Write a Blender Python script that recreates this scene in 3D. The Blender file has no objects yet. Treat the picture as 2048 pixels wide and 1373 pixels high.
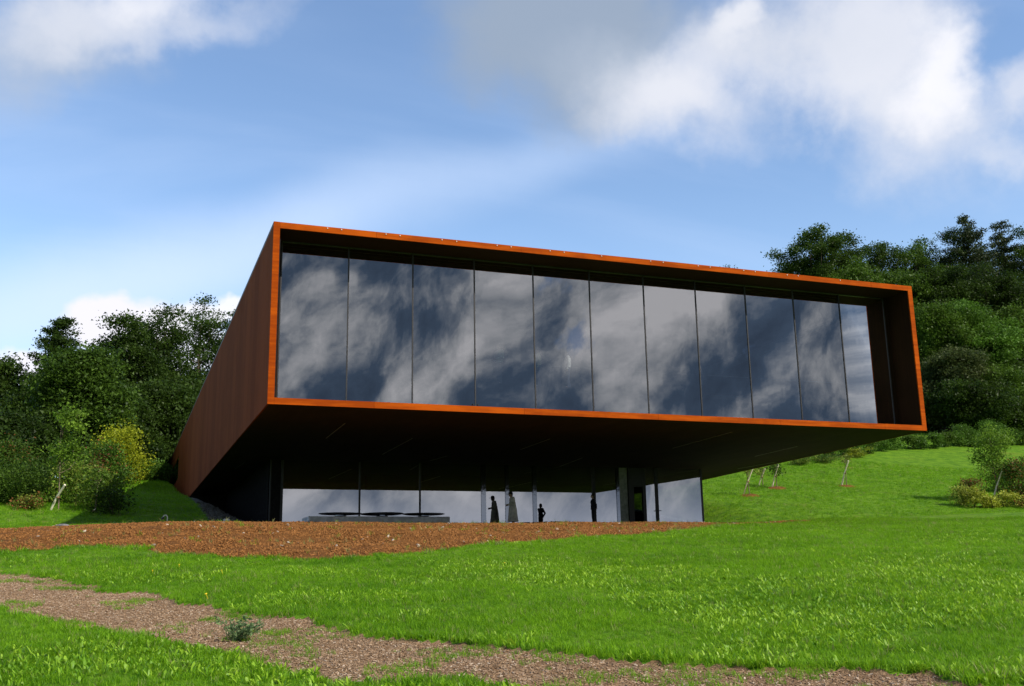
import bpy, bmesh, math, random
import numpy as np
from mathutils import Vector, Matrix

SC = bpy.context.scene
COL = SC.collection
rnd = random.Random(7)
NP = np.random.default_rng(11)
R = math.radians

# ------------------------------------------------------------------ camera
AX = np.array([0.93569966, -0.35236331, -0.01749984])     # camera right in world
AU = np.array([0.06229499 * -1, -0.21384078, 0.97488023]) # camera up in world
AF = np.array([0.34725421, 0.91110494, 0.22204121])      # camera forward in world
AX = AX / np.linalg.norm(AX)
AF = AF - AX * AF.dot(AX); AF /= np.linalg.norm(AF)
AU = np.cross(AX, AF)
FPX = 2043.0
cam = bpy.data.cameras.new('camera')
cam.sensor_width = 36.0
cam.lens = FPX / 2048 * 36.0
cam.clip_start = 0.1
cam.clip_end = 6000
camo = bpy.data.objects.new('camera', cam)
COL.objects.link(camo)
camo.matrix_world = Matrix(((AX[0], AU[0], -AF[0], 0), (AX[1], AU[1], -AF[1], 0),
                            (AX[2], AU[2], -AF[2], 0), (0, 0, 0, 1)))
SC.camera = camo


def ray(x, y):
    """photo pixel (2048 x 1373) to a world direction from the eye"""
    return AX * (x - 1024) - AU * (y - 686.5) + AF * FPX


# ------------------------------------------------------------------ sun, exposure
SUN_EL, SUN_TO = R(39.5), np.array([0.69, -1.0])         # towards the sun: right and in front
sun = bpy.data.lights.new('sun', 'SUN')
sun.energy = 5.0
sun.angle = R(0.5)
sun.color = (1.0, 0.93, 0.82)
suno = bpy.data.objects.new('sun', sun)
COL.objects.link(suno)
sd = np.array([*(SUN_TO / np.linalg.norm(SUN_TO) * math.cos(SUN_EL)), math.sin(SUN_EL)])
suno.rotation_euler = Vector(sd).to_track_quat('Z', 'Y').to_euler()
suno.location = (30, -20, 60)
SC.view_settings.view_transform = 'Standard'
SC.view_settings.look = 'None'
SC.view_settings.gamma = 1
SC.view_settings.exposure = 0.25
SC.view_settings.use_curve_mapping = False
try:
    SC.cycles.use_denoising = True
    SC.cycles.max_bounces = 8
    SC.cycles.transparent_max_bounces = 24
except Exception:
    pass


# ------------------------------------------------------------------ node helpers
class NT:
    def __init__(self, tree):
        self.t = tree

    def n(self, typ, **kw):
        nd = self.t.nodes.new(typ)
        for k, v in kw.items():
            setattr(nd, k, v)
        return nd

    def put(self, sock, v):
        if v is None:
            return
        if hasattr(v, 'is_linked') or isinstance(v, bpy.types.NodeSocket):
            self.t.links.new(v, sock)
        else:
            if sock.type == 'RGBA' and not isinstance(v, (int, float)) and len(v) == 3:
                v = (*v, 1)
            sock.default_value = v

    def math(self, op, a, b=None, c=None, clamp=False):
        nd = self.n('ShaderNodeMath', operation=op, use_clamp=clamp)
        self.put(nd.inputs[0], a); self.put(nd.inputs[1], b); self.put(nd.inputs[2], c)
        return nd.outputs[0]

    def vmath(self, op, a, b=None, scale=None):
        nd = self.n('ShaderNodeVectorMath', operation=op)
        self.put(nd.inputs[0], a); self.put(nd.inputs[1], b)
        if scale is not None:
            self.put(nd.inputs['Scale'], scale)
        return nd.outputs['Value'] if op in ('DOT_PRODUCT', 'LENGTH') else nd.outputs[0]

    def noise(self, vec, scale, detail=4, rough=0.55, dist=0.0, out='Fac', lac=2.0):
        nd = self.n('ShaderNodeTexNoise')
        self.put(nd.inputs['Vector'], vec)
        nd.inputs['Scale'].default_value = scale
        nd.inputs['Detail'].default_value = detail
        nd.inputs['Roughness'].default_value = rough
        nd.inputs['Distortion'].default_value = dist
        nd.inputs['Lacunarity'].default_value = lac
        return nd.outputs[out]

    def mix(self, fac, a, b, blend='MIX'):
        nd = self.n('ShaderNodeMix', data_type='RGBA', blend_type=blend)
        self.put(nd.inputs[0], fac); self.put(nd.inputs[6], a); self.put(nd.inputs[7], b)
        return nd.outputs[2]

    def step(self, v, a, b, x=0.0, y=1.0):
        nd = self.n('ShaderNodeMapRange', interpolation_type='SMOOTHSTEP')
        self.put(nd.inputs[0], v)
        for i, q in enumerate((a, b, x, y)):
            self.put(nd.inputs[i + 1], q)
        return nd.outputs[0]

    def mapping(self, vec, scale=(1, 1, 1), rot=(0, 0, 0), loc=(0, 0, 0)):
        nd = self.n('ShaderNodeMapping')
        self.put(nd.inputs['Vector'], vec)
        nd.inputs['Scale'].default_value = scale
        nd.inputs['Rotation'].default_value = rot
        nd.inputs['Location'].default_value = loc
        return nd.outputs[0]


# ------------------------------------------------------------------ sky
world = bpy.data.worlds.new('World')
SC.world = world
world.use_nodes = True
wt = NT(world.node_tree)
world.node_tree.nodes.clear()
sky = wt.n('ShaderNodeTexSky', sky_type='NISHITA')
sky.sun_disc = False
sky.sun_elevation = SUN_EL
sky.sun_rotation = math.atan2(SUN_TO[0], SUN_TO[1])
sky.altitude = 200
sky.air_density = 1.0
sky.dust_density = 0.4
sky.ozone_density = 2.0
STR = 0.182
hs = wt.n('ShaderNodeHueSaturation')
hs.inputs['Saturation'].default_value = 1.02
hs.inputs['Value'].default_value = 1.0
wt.put(hs.inputs['Color'], sky.outputs[0])
skyc = wt.vmath('SCALE', hs.outputs[0], scale=STR)
D = wt.n('ShaderNodeTexCoord').outputs['Generated']
sep = wt.n('ShaderNodeSeparateXYZ')
wt.put(sep.inputs[0], D)
dz, dy = sep.outputs[2], sep.outputs[1]
warp1 = wt.vmath('SUBTRACT', wt.noise(D, 7, 5, 0.6, out='Color'), (0.5, 0.5, 0.5))
warp2 = wt.vmath('SUBTRACT', wt.noise(D, 2.5, 2, 0.5, out='Color'), (0.5, 0.5, 0.5))
DW = wt.vmath('ADD', wt.vmath('ADD', D, wt.vmath('SCALE', warp1, scale=0.11)), wt.vmath('SCALE', warp2, scale=0.06))
DS = wt.vmath('ADD', D, wt.vmath('SCALE', warp2, scale=0.10))
edge = wt.noise(D, 11, 7, 0.62)

# one cloud puff as a node group: paints a cloud colour over the sky around one direction
cg = bpy.data.node_groups.new('cloud_puff', 'ShaderNodeTree')
for nm, ty in (('Sky', 'NodeSocketColor'), ('Dir', 'NodeSocketVector'), ('Centre', 'NodeSocketVector'), ('U', 'NodeSocketVector'),
               ('V', 'NodeSocketVector'), ('Soft', 'NodeSocketFloat'), ('Rough', 'NodeSocketFloat'), ('Edge', 'NodeSocketFloat'),
               ('Strength', 'NodeSocketFloat'), ('Colour', 'NodeSocketColor')):
    cg.interface.new_socket(nm, in_out='INPUT', socket_type=ty)
cg.interface.new_socket('Sky', in_out='OUTPUT', socket_type='NodeSocketColor')
g = NT(cg)
gi, go = g.n('NodeGroupInput'), g.n('NodeGroupOutput')
I = {s.name: s for s in gi.outputs}
dd = g.vmath('SUBTRACT', I['Dir'], I['Centre'])
qx, qy = g.vmath('DOT_PRODUCT', dd, I['U']), g.vmath('DOT_PRODUCT', dd, I['V'])
q = g.math('SQRT', g.math('ADD', g.math('MULTIPLY', qx, qx), g.math('MULTIPLY', qy, qy)))
q = g.math('ADD', q, g.math('MULTIPLY', g.math('SUBTRACT', I['Edge'], 0.5), I['Rough']))
lo = g.math('SUBTRACT', 1.0, I['Soft'])
f = g.step(q, lo, 1.0, 1.0, 0.0)
f = g.math('MULTIPLY', f, g.math('GREATER_THAN', g.vmath('DOT_PRODUCT', I['Dir'], I['Centre']), 0.3))
f = g.math('MULTIPLY', f, I['Strength'], clamp=True)
g.put(go.inputs[0], g.mix(f, I['Sky'], I['Colour']))


def puff(skyc, px, py, rx, ry, ang=0.0, soft=0.6, rough=0.8, strength=1.0, col=(0.8, 0.82, 0.88), stream=False):
    c = ray(px, py); k = FPX / np.linalg.norm(c); c = c / np.linalg.norm(c)
    a = R(ang)
    u = AX * math.cos(a) + AU * math.sin(a)
    v = -AX * math.sin(a) + AU * math.cos(a)
    nd = wt.n('ShaderNodeGroup'); nd.node_tree = cg
    wt.put(nd.inputs['Sky'], skyc); wt.put(nd.inputs['Dir'], DS if stream else DW)
    nd.inputs['Centre'].default_value = c
    nd.inputs['U'].default_value = u / (rx / FPX * k)
    nd.inputs['V'].default_value = v / (ry / FPX * k)
    nd.inputs['Soft'].default_value = soft
    nd.inputs['Rough'].default_value = rough
    wt.put(nd.inputs['Edge'], edge)
    nd.inputs['Strength'].default_value = strength
    nd.inputs['Colour'].default_value = (*col, 1)
    return nd.outputs[0]


# pale air low over the horizon, all the way round
skyc = wt.mix(wt.step(dz, 0.0, 0.40, 0.34, 0.0), skyc, (0.55, 0.74, 1.0))
# thin streaky high cloud, everywhere, stretched along one wind direction
pl = wt.vmath('DIVIDE', D, None)
den = wt.math('ADD', wt.math('MAXIMUM', dz, 0.0), 0.12)
cmb = wt.n('ShaderNodeCombineXYZ')
for i in range(3):
    wt.put(cmb.inputs[i], den)
wt.put(pl.node.inputs[1], cmb.outputs[0])
pm = wt.mapping(pl, scale=(0.55, 1.6, 0.0), rot=(0, 0, R(24)))
streak = wt.noise(pm, 1.3, 6, 0.55, 0.6)
skyc = wt.mix(wt.math('MULTIPLY', wt.step(streak, 0.45, 0.85), 0.22), skyc, (0.62, 0.74, 0.98))
W1, W2 = (0.70, 0.72, 0.79), (0.84, 0.84, 0.88)
G1, G2 = (0.29, 0.36, 0.47), (0.43, 0.49, 0.59)
# the broad pale band that climbs to the right over the building
for a in ((330, 520, 560, 130, 14, 1.0, 0.25, 0.55), (760, 400, 560, 110, 13, 1.0, 0.3, 0.38), (60, 600, 420, 150, 12, 1.0, 0.2, 0.55),
          (1130, 320, 320, 80, 8, 1.0, 0.3, 0.20)):
    skyc = puff(skyc, *a[:5], soft=a[5], rough=a[6], strength=a[7], col=(0.66, 0.78, 1.0), stream=True)
# upper left cloud
skyc = puff(skyc, 90, 100, 330, 150, 10, 1.0, 0.5, 0.75, G2)
skyc = puff(skyc, 200, 60, 300, 100, 6, 0.9, 0.9, 0.70, W1)
skyc = puff(skyc, 300, 15, 160, 60, 10, 0.9, 0.9, 0.6, W2)
skyc = puff(skyc, 450, 70, 160, 55, 25, 1.0, 1.2, 0.35, W1)
# the large bank at upper right: grey flank, bright body, torn right edge
skyc = puff(skyc, 1120, 40, 330, 260, -16, 0.65, 0.5, 0.96, G1)
skyc = puff(skyc, 1250, 170, 230, 120, -20, 1.0, 0.6, 0.75, G2)
skyc = puff(skyc, 1370, 220, 260, 120, -8, 1.0, 0.7, 0.95, W1)
skyc = puff(skyc, 1440, 110, 130, 170, -38, 0.9, 0.8, 0.85, W1)
skyc = puff(skyc, 1470, 40, 60, 90, -40, 0.8, 1.0, 0.8, W2)
skyc = puff(skyc, 1700, 70, 265, 215, 20, 0.85, 0.8, 0.9, W1)
skyc = puff(skyc, 1810, 225, 270, 185, -28, 1.0, 0.8, 0.85, W1)
skyc = puff(skyc, 1850, 130, 100, 170, -10, 0.8, 0.9, 0.9, W2)
skyc = puff(skyc, 2040, 120, 70, 90, -30, 0.9, 1.2, 0.7, W1)
skyc = puff(skyc, 1990, 280, 90, 60, -20, 1.0, 1.3, 0.5, W1)
skyc = puff(skyc, 1430, 60, 330, 120, 0, 1.0, 1.0, 0.25, G2)
# little cumulus behind the left trees
skyc = puff(skyc, 232, 655, 110, 88, 0, 0.4, 0.6, 0.95, (0.84, 0.82, 0.88))
skyc = puff(skyc, 20, 725, 110, 62, 0, 0.45, 0.7, 0.95, (0.84, 0.83, 0.9))
skyc = puff(skyc, 345, 640, 85, 60, 0, 0.45, 0.7, 0.9, (0.86, 0.85, 0.9))
skyc = puff(skyc, 440, 612, 60, 45, 0, 0.45, 0.7, 0.9, (0.86, 0.86, 0.92))
skyc = puff(skyc, 380, 720, 140, 60, 0, 0.5, 0.7, 0.9, (0.82, 0.82, 0.9))
# the sky on the sun's side, behind the viewer, that the glass mirrors: broken, backlit cloud
bm_ = wt.mapping(D, scale=(1.0, 1.0, 1.7), rot=(0, R(52), 0), loc=(-9.9, -2.7, 3.9))
bm_.node.vector_type = 'TEXTURE'
big = wt.noise(bm_, 9.5, 7, 0.52, 0.3)
fine = wt.noise(bm_, 34, 8, 0.6, 0.4)
tone = wt.math('ADD', wt.math('MULTIPLY', big, 0.80), wt.math('MULTIPLY', fine, 0.20))
cr_ = wt.n('ShaderNodeValToRGB')
wt.put(cr_.inputs[0], tone)
el_ = cr_.color_ramp.elements
for q_ in range(3):
    el_.new(0.5)
for e_, (p_, c_) in zip(el_, ((0.36, (0.050, 0.075, 0.120)), (0.445, (0.080, 0.12, 0.185)), (0.485, (0.20, 0.235, 0.29)), (0.525, (0.40, 0.42, 0.45)), (0.61, (0.75, 0.74, 0.75)))):
    e_.position = p_; e_.color = (*c_, 1)
bcol = cr_.outputs[0]
bcol = wt.mix(wt.step(wt.noise(bm_, 9.0, 6, 0.6), 0.60, 0.68, 0.0, 0.7), bcol, (0.14, 0.24, 0.44))
low = wt.step(dz, 0.10, 0.03)
bcol = wt.mix(wt.math('MULTIPLY', low, 0.85), bcol, (0.55, 0.60, 0.72))
bcov = wt.step(wt.noise(bm_, 3.2, 4, 0.5), 0.12, 0.26)
back = wt.math('MULTIPLY', wt.step(dy, 0.05, -0.35), bcov)
skyc = wt.mix(back, skyc, bcol)
bg = wt.n('ShaderNodeBackground')
wt.put(bg.inputs['Color'], skyc)
bg.inputs['Strength'].default_value = 1.0
wo = wt.n('ShaderNodeOutputWorld')
wt.t.links.new(bg.outputs[0], wo.inputs[0])


# ------------------------------------------------------------------ materials
def mat(name):
    m = bpy.data.materials.new(name)
    m.use_nodes = True
    m.node_tree.nodes.clear()
    t = NT(m.node_tree)
    out = t.n('ShaderNodeOutputMaterial')
    return m, t, out


def principled(t, out, col, rough=0.7, metal=0.0, spec=0.3, bump=None, bstr=0.3, bdist=0.02):
    p = t.n('ShaderNodeBsdfPrincipled')
    t.put(p.inputs['Base Color'], col)
    t.put(p.inputs['Roughness'], rough)
    p.inputs['Metallic'].default_value = metal
    p.inputs['Specular IOR Level'].default_value = spec
    if bump is not None:
        b = t.n('ShaderNodeBump')
        b.inputs['Strength'].default_value = bstr
        b.inputs['Distance'].default_value = bdist
        t.put(b.inputs['Height'], bump)
        t.t.links.new(b.outputs[0], p.inputs['Normal'])
    t.t.links.new(p.outputs[0], out.inputs[0])
    return p


def simple(name, col, rough=0.6, metal=0.0, spec=0.3, var=0.25, scale=6.0):
    m, t, out = mat(name)
    P = t.n('ShaderNodeTexCoord').outputs['Object']
    n = t.noise(P, scale, 5)
    dark = tuple(c * (1 - var) for c in col); light = tuple(min(1, c * (1 + var)) for c in col)
    principled(t, out, t.mix(t.step(n, 0.3, 0.7), dark, light), rough, metal, spec, n, 0.15, 0.01)
    return m


def corten(name, a, b, streak=(9, 9, 0.35), rough=0.75, spec=0.25):
    m, t, out = mat(name)
    P = t.n('ShaderNodeNewGeometry').outputs['Position']
    rv = t.n('ShaderNodeObjectInfo').outputs['Random']
    n1 = t.noise(P, 0.7, 5, 0.6)
    n2 = t.noise(t.mapping(P, scale=streak), 1.0, 6, 0.6)
    n3 = t.noise(P, 60, 3, 0.6)
    f = t.math('ADD', t.math('MULTIPLY', n1, 0.45), t.math('MULTIPLY', n2, 0.55))
    f = t.math('ADD', f, t.math('MULTIPLY', t.math('SUBTRACT', rv, 0.5), 0.10 if 'rim' in name else 0.34))
    c = t.mix(t.step(f, 0.34, 0.66), a, b)
    c = t.mix(t.step(n3, 0.55, 0.75, 0, 0.25), c, tuple(x * 0.5 for x in a))
    principled(t, out, c, rough, 0, spec, n3, 0.25, 0.004)
    return m


def foliage(name, a, b, trans=0.3, scale=0.5, vary=0.5, gloss=0.15):
    """leaf material: colour by leaf clump (attribute tone), by plant and by world position"""
    m, t, out = mat(name)
    P = t.n('ShaderNodeNewGeometry').outputs['Position']
    at = t.n('ShaderNodeAttribute', attribute_name='tone').outputs['Fac']
    oi = t.n('ShaderNodeObjectInfo').outputs['Random']
    f = t.math('ADD', t.math('MULTIPLY', at, 0.65), t.math('MULTIPLY', t.noise(P, scale, 3), 0.35))
    f = t.math('ADD', f, t.math('MULTIPLY', t.math('SUBTRACT', oi, 0.5), vary * 0.5))
    if name.startswith(('grass', 'dande')):
        f = t.math('ADD', f, t.math('MULTIPLY', t.math('SUBTRACT', t.noise(P, 0.28, 4, 0.6), 0.5), 1.1))
    c = t.mix(t.step(f, 0.15, 0.85), a, b)
    d = t.n('ShaderNodeBsdfPrincipled')
    t.put(d.inputs['Base Color'], c)
    d.inputs['Roughness'].default_value = 0.5
    d.inputs['Specular IOR Level'].default_value = gloss
    tr = t.n('ShaderNodeBsdfTranslucent')
    t.put(tr.inputs['Color'], t.mix(0.5, c, tuple(min(1, x * 1.6) for x in b)))
    mx = t.n('ShaderNodeMixShader')
    mx.inputs[0].default_value = trans
    t.t.links.new(d.outputs[0], mx.inputs[1]); t.t.links.new(tr.outputs[0], mx.inputs[2])
    t.t.links.new(mx.outputs[0], out.inputs[0])
    return m


def glass_mat(name, refl, tint, wav=0.0, scale=0.5):
    m, t, out = mat(name)
    P = t.n('ShaderNodeNewGeometry').outputs['Position']
    gl = t.n('ShaderNodeBsdfAnisotropic') if False else t.n('ShaderNodeBsdfGlossy')
    gl.inputs['Color'].default_value = (0.95, 0.96, 1.0, 1)
    gl.inputs['Roughness'].default_value = 0.0
    tp = t.n('ShaderNodeBsdfTransparent')
    tp.inputs['Color'].default_value = (*tint, 1)
    lw = t.n('ShaderNodeFresnel'); lw.inputs['IOR'].default_value = 1.5
    fac = t.math('ADD', refl, t.math('MULTIPLY', lw.outputs[0], 0.8), clamp=True)
    if wav:
        n = t.noise(t.mapping(P, scale=(1, 1, 0.25)), scale, 3, 0.5)
        b = t.n('ShaderNodeBump')
        b.inputs['Strength'].default_value = 1.0
        b.inputs['Distance'].default_value = wav
        t.put(b.inputs['Height'], n)
        t.t.links.new(b.outputs[0], gl.inputs['Normal'])
    mx = t.n('ShaderNodeMixShader')
    t.put(mx.inputs[0], fac)
    t.t.links.new(tp.outputs[0], mx.inputs[1]); t.t.links.new(gl.outputs[0], mx.inputs[2])
    t.t.links.new(mx.outputs[0], out.inputs[0])
    return m


M = {}
M['rim'] = corten('rust_steel_rim', (0.25, 0.040, 0.002), (0.43, 0.080, 0.003), streak=(0.8, 9, 9), rough=0.9, spec=0.08)
M['side'] = corten('rust_steel_side', (0.165, 0.041, 0.013), (0.215, 0.056, 0.018), streak=(9, 2.2, 0.25), rough=0.9, spec=0.06)
M['soffit'] = corten('rust_steel_soffit_shaded', (0.026, 0.018, 0.012), (0.040, 0.026, 0.016), streak=(3, 0.3, 3), rough=0.85, spec=0.1)  # shade under the box is put into this near-black steel colour
M['reveal'] = corten('rust_steel_reveal_shaded', (0.020, 0.011, 0.006), (0.030, 0.015, 0.008), rough=0.9, spec=0.05)  # darker copy of the rim steel, with the recess shade in its colour
M['roof'] = simple('roof_membrane', (0.12, 0.12, 0.12))
M['glass_up'] = glass_mat('tinted_mirror_glass', 0.36, (0.55, 0.59, 0.61), 0.0010, 0.8)
M['glass_low'] = glass_mat('clear_mirror_glass', 0.40, (0.42, 0.47, 0.47), 0.0012, 0.5)
M['glass_clear'] = glass_mat('clear_glass', 0.06, (0.80, 0.88, 0.85))
M['frame'] = simple('dark_anodised_frame', (0.025, 0.025, 0.030), 0.4, 0.0, 0.4)
M['steel'] = simple('grey_steel_post', (0.20, 0.22, 0.25), 0.06, 1.0, 0.5, 0.05)
M['door_leaf'] = simple('grey_green_door_leaf', (0.22, 0.235, 0.21), 0.5, 0, 0.3)
M['black'] = simple('black_metal', (0.012, 0.012, 0.014), 0.45, 0, 0.3)
M['concrete'] = simple('concrete', (0.60, 0.60, 0.61), 0.85, 0, 0.2, 0.2, 3)
M['dark_stone'] = simple('dark_stone', (0.13, 0.13, 0.14), 0.9, 0, 0.2, 0.35, 7)
M['bank_stone'] = simple('bank_stone', (0.075, 0.078, 0.072), 0.95, 0, 0.05, 0.35, 7)
M['coping'] = simple('pale_coping', (0.72, 0.71, 0.68), 0.7)
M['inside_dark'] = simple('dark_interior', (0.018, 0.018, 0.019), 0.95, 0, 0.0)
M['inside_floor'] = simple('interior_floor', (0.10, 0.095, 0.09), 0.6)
M['slot'] = simple('pale_metal_slot', (0.24, 0.22, 0.18), 0.5)
M['bolt'] = simple('galvanised_bolt', (0.85, 0.83, 0.78), 0.4, 0.0)
M['bark'] = simple('bark', (0.075, 0.060, 0.045), 0.9, 0, 0.1, 0.45, 9)
M['sapling_bark'] = simple('sapling_bark', (0.16, 0.13, 0.09), 0.9, 0, 0.1, 0.35, 12)
M['stake'] = simple('bleached_wood_stake', (0.82, 0.75, 0.62), 0.8, 0, 0.2, 0.25, 14)
M['tie'] = simple('brown_jute_tie', (0.20, 0.12, 0.06), 0.9)
M['cloth_dark'] = simple('dark_cloth', (0.020, 0.020, 0.024), 0.9, 0, 0.1)
M['cloth_navy'] = simple('navy_cloth', (0.025, 0.027, 0.040), 0.9, 0, 0.1)
M['cloth_cream'] = simple('cream_cloth', (0.72, 0.66, 0.58), 0.9, 0, 0.1)
M['cloth_blue'] = simple('pale_blue_cloth', (0.55, 0.70, 0.74), 0.9, 0, 0.1)
M['cloth_green'] = simple('pale_green_cloth', (0.58, 0.62, 0.36), 0.9, 0, 0.1)
M['cloth_white'] = simple('white_cloth', (0.78, 0.77, 0.76), 0.9, 0, 0.1)
M['cloth_jeans'] = simple('jeans_cloth', (0.05, 0.07, 0.12), 0.9, 0, 0.1)
M['skin'] = simple('skin', (0.42, 0.26, 0.19), 0.6, 0, 0.3, 0.1)
M['hair'] = simple('dark_hair', (0.02, 0.014, 0.010), 0.6)
M['leaf_dark'] = foliage('leaf_dark_green', (0.013, 0.028, 0.004), (0.048, 0.090, 0.011))
M['leaf_mid'] = foliage('leaf_mid_green', (0.024, 0.052, 0.006), (0.080, 0.150, 0.016))
M['leaf_bright'] = foliage('leaf_bright_green', (0.035, 0.075, 0.010), (0.090, 0.190, 0.020))
M['leaf_olive'] = foliage('leaf_olive', (0.085, 0.120, 0.016), (0.215, 0.270, 0.040))
M['leaf_grey'] = foliage('leaf_conifer', (0.026, 0.040, 0.018), (0.065, 0.090, 0.035), 0.1)
M['leaf_yellow'] = foliage('leaf_yellow_green', (0.130, 0.170, 0.008), (0.330, 0.370, 0.020))
M['leaf_gold'] = foliage('leaf_golden', (0.20, 0.24, 0.03), (0.46, 0.50, 0.09))
M['leaf_red'] = foliage('leaf_reddish', (0.10, 0.045, 0.015), (0.24, 0.10, 0.035))
M['leaf_greyish'] = foliage('leaf_greyish_green', (0.024, 0.042, 0.010), (0.085, 0.110, 0.032))
M['leaf_fresh'] = foliage('leaf_fresh_green', (0.070, 0.140, 0.012), (0.180, 0.300, 0.030))
M['leaf_weed'] = foliage('leaf_grey_green_weed', (0.08, 0.14, 0.055), (0.19, 0.28, 0.12))
M['grass'] = foliage('grass_blades', (0.050, 0.155, 0.004), (0.200, 0.390, 0.012), 0.4, 0.9, 0.9, 0.15)
M['grass_dry'] = foliage('grass_straw', (0.13, 0.17, 0.04), (0.30, 0.30, 0.11), 0.3, 0.9, 0.8, 0.2)
M['dandelion'] = foliage('dandelion_leaf', (0.105, 0.250, 0.006), (0.285, 0.465, 0.024), 0.35, 1.2, 0.8, 0.35)
M['flower'] = simple('yellow_petals', (0.75, 0.55, 0.02))


def ground_mat(name, kind):
    m, t, out = mat(name)
    P = t.n('ShaderNodeNewGeometry').outputs['Position']
    big = t.noise(P, 0.16, 4, 0.55); mid = t.noise(P, 1.3, 5, 0.6); fin = t.noise(P, 22, 5, 0.65)
    if kind == 'lawn':
        c = t.mix(t.step(mid, 0.3, 0.7), (0.062, 0.160, 0.005), (0.150, 0.285, 0.012))
        c = t.mix(t.step(big, 0.55, 0.72, 0, 0.55), c, (0.150, 0.190, 0.020))
        c = t.mix(t.step(fin, 0.35, 0.7), t.mix(0.45, c, (0.02, 0.05, 0.005)), c)
        c = t.mix(t.step(t.noise(P, 0.55, 4, 0.5), 0.66, 0.76, 0, 0.6), c, (0.15, 0.10, 0.03))
        h = t.math('ADD', t.math('MULTIPLY', fin, 0.5), t.noise(P, 7, 4))
        principled(t, out, c, 0.9, 0, 0.1, h, 0.9, 0.06)
    elif kind == 'soil':
        c = t.mix(t.step(mid, 0.3, 0.72), (0.190, 0.079, 0.020), (0.290, 0.128, 0.033))
        c = t.mix(t.step(fin, 0.42, 0.66), t.mix(0.5, c, (0.07, 0.025, 0.010)), c)
        h = t.math('ADD', fin, t.math('MULTIPLY', t.noise(P, 6, 5, 0.6), 1.5))
        principled(t, out, c, 0.95, 0, 0.1, h, 1.0, 0.09)
    elif kind == 'path':
        c = t.mix(t.step(mid, 0.3, 0.72), (0.225, 0.142, 0.080), (0.34, 0.225, 0.135))
        c = t.mix(t.step(fin, 0.38, 0.66), t.mix(0.5, c, (0.07, 0.04, 0.02)), c)
        c = t.mix(t.step(t.noise(P, 0.8, 4), 0.60, 0.74, 0, 0.4), c, (0.07, 0.12, 0.02))
        h = t.math('ADD', fin, t.noise(P, 60, 3))
        principled(t, out, c, 0.95, 0, 0.1, h, 0.9, 0.03)
    elif kind == 'bank':
        c = t.mix(t.step(fin, 0.35, 0.7), (0.07, 0.075, 0.068), (0.13, 0.135, 0.125))
        principled(t, out, c, 0.95, 0, 0.1, fin, 1.0, 0.05)
    else:
        c = t.mix(t.step(mid, 0.3, 0.7), (0.20, 0.19, 0.18), (0.27, 0.26, 0.25))
        principled(t, out, c, 0.9, 0, 0.1, fin, 0.4, 0.01)
    return m


for k in ('lawn', 'soil', 'path', 'bank', 'paving'):
    M['g_' + k] = ground_mat('ground_' + k, k)


def chip_mat(name, cols):
    m, t, out = mat(name)
    rv = t.n('ShaderNodeObjectInfo').outputs['Random']
    cr = t.n('ShaderNodeValToRGB')
    t.put(cr.inputs[0], rv)
    e = cr.color_ramp.elements
    while len(e) < len(cols):
        e.new(0.5)
    for i, c in enumerate(cols):
        e[i].position = i / (len(cols) - 1)
        e[i].color = (*c, 1)
    P = t.n('ShaderNodeNewGeometry').outputs['Position']
    n = t.noise(P, 40, 4)
    principled(t, out, t.mix(t.step(n, 0.3, 0.7, 0, 0.4), cr.outputs[0], (0.05, 0.03, 0.02)), 0.9, 0, 0.15, n, 0.6, 0.01)
    return m


M['chips'] = chip_mat('wood_chips', [(0.18, 0.112, 0.062), (0.34, 0.225, 0.138), (0.25, 0.158, 0.090), (0.44, 0.32, 0.215), (0.29, 0.186, 0.112), (0.60, 0.50, 0.40)])
M['clods'] = chip_mat('earth_clods', [(0.17, 0.072, 0.020), (0.265, 0.114, 0.031), (0.215, 0.090, 0.023), (0.32, 0.145, 0.043), (0.24, 0.100, 0.027)])
M['stones'] = chip_mat('pale_stones', [(0.45, 0.34, 0.25), (0.55, 0.48, 0.40), (0.38, 0.25, 0.16)])


# ------------------------------------------------------------------ object helpers
def prop(o, label=None, cat=None, group=None, kind=None):
    if label: o['label'] = label
    if cat: o['category'] = cat
    if group: o['group'] = group
    if kind: o['kind'] = kind
    return o


def link(name, me, m=None, parent=None, loc=(0, 0, 0)):
    o = bpy.data.objects.new(name, me)
    COL.objects.link(o)
    o.location = loc
    if m is not None and me is not None and not me.materials:
        me.materials.append(m)
    if parent is not None:
        o.parent = parent
        o.location = Vector(loc) - parent_world(parent)
    return o


PW = {}


def parent_world(p):
    v = Vector((0, 0, 0))
    while p is not None:
        v += p.location
        p = p.parent
    return v


def thing(name, label, cat, loc=(0, 0, 0), group=None):
    o = bpy.data.objects.new(name, None)
    o.empty_display_size = 0.2
    COL.objects.link(o)
    o.location = loc
    return prop(o, label, cat, group)


def mesh_py(verts, faces, smooth=False):
    me = bpy.data.meshes.new('m')
    me.from_pydata([tuple(v) for v in verts], [], faces)
    me.update()
    if smooth:
        me.polygons.foreach_set('use_smooth', [True] * len(me.polygons))
    return me


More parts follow.
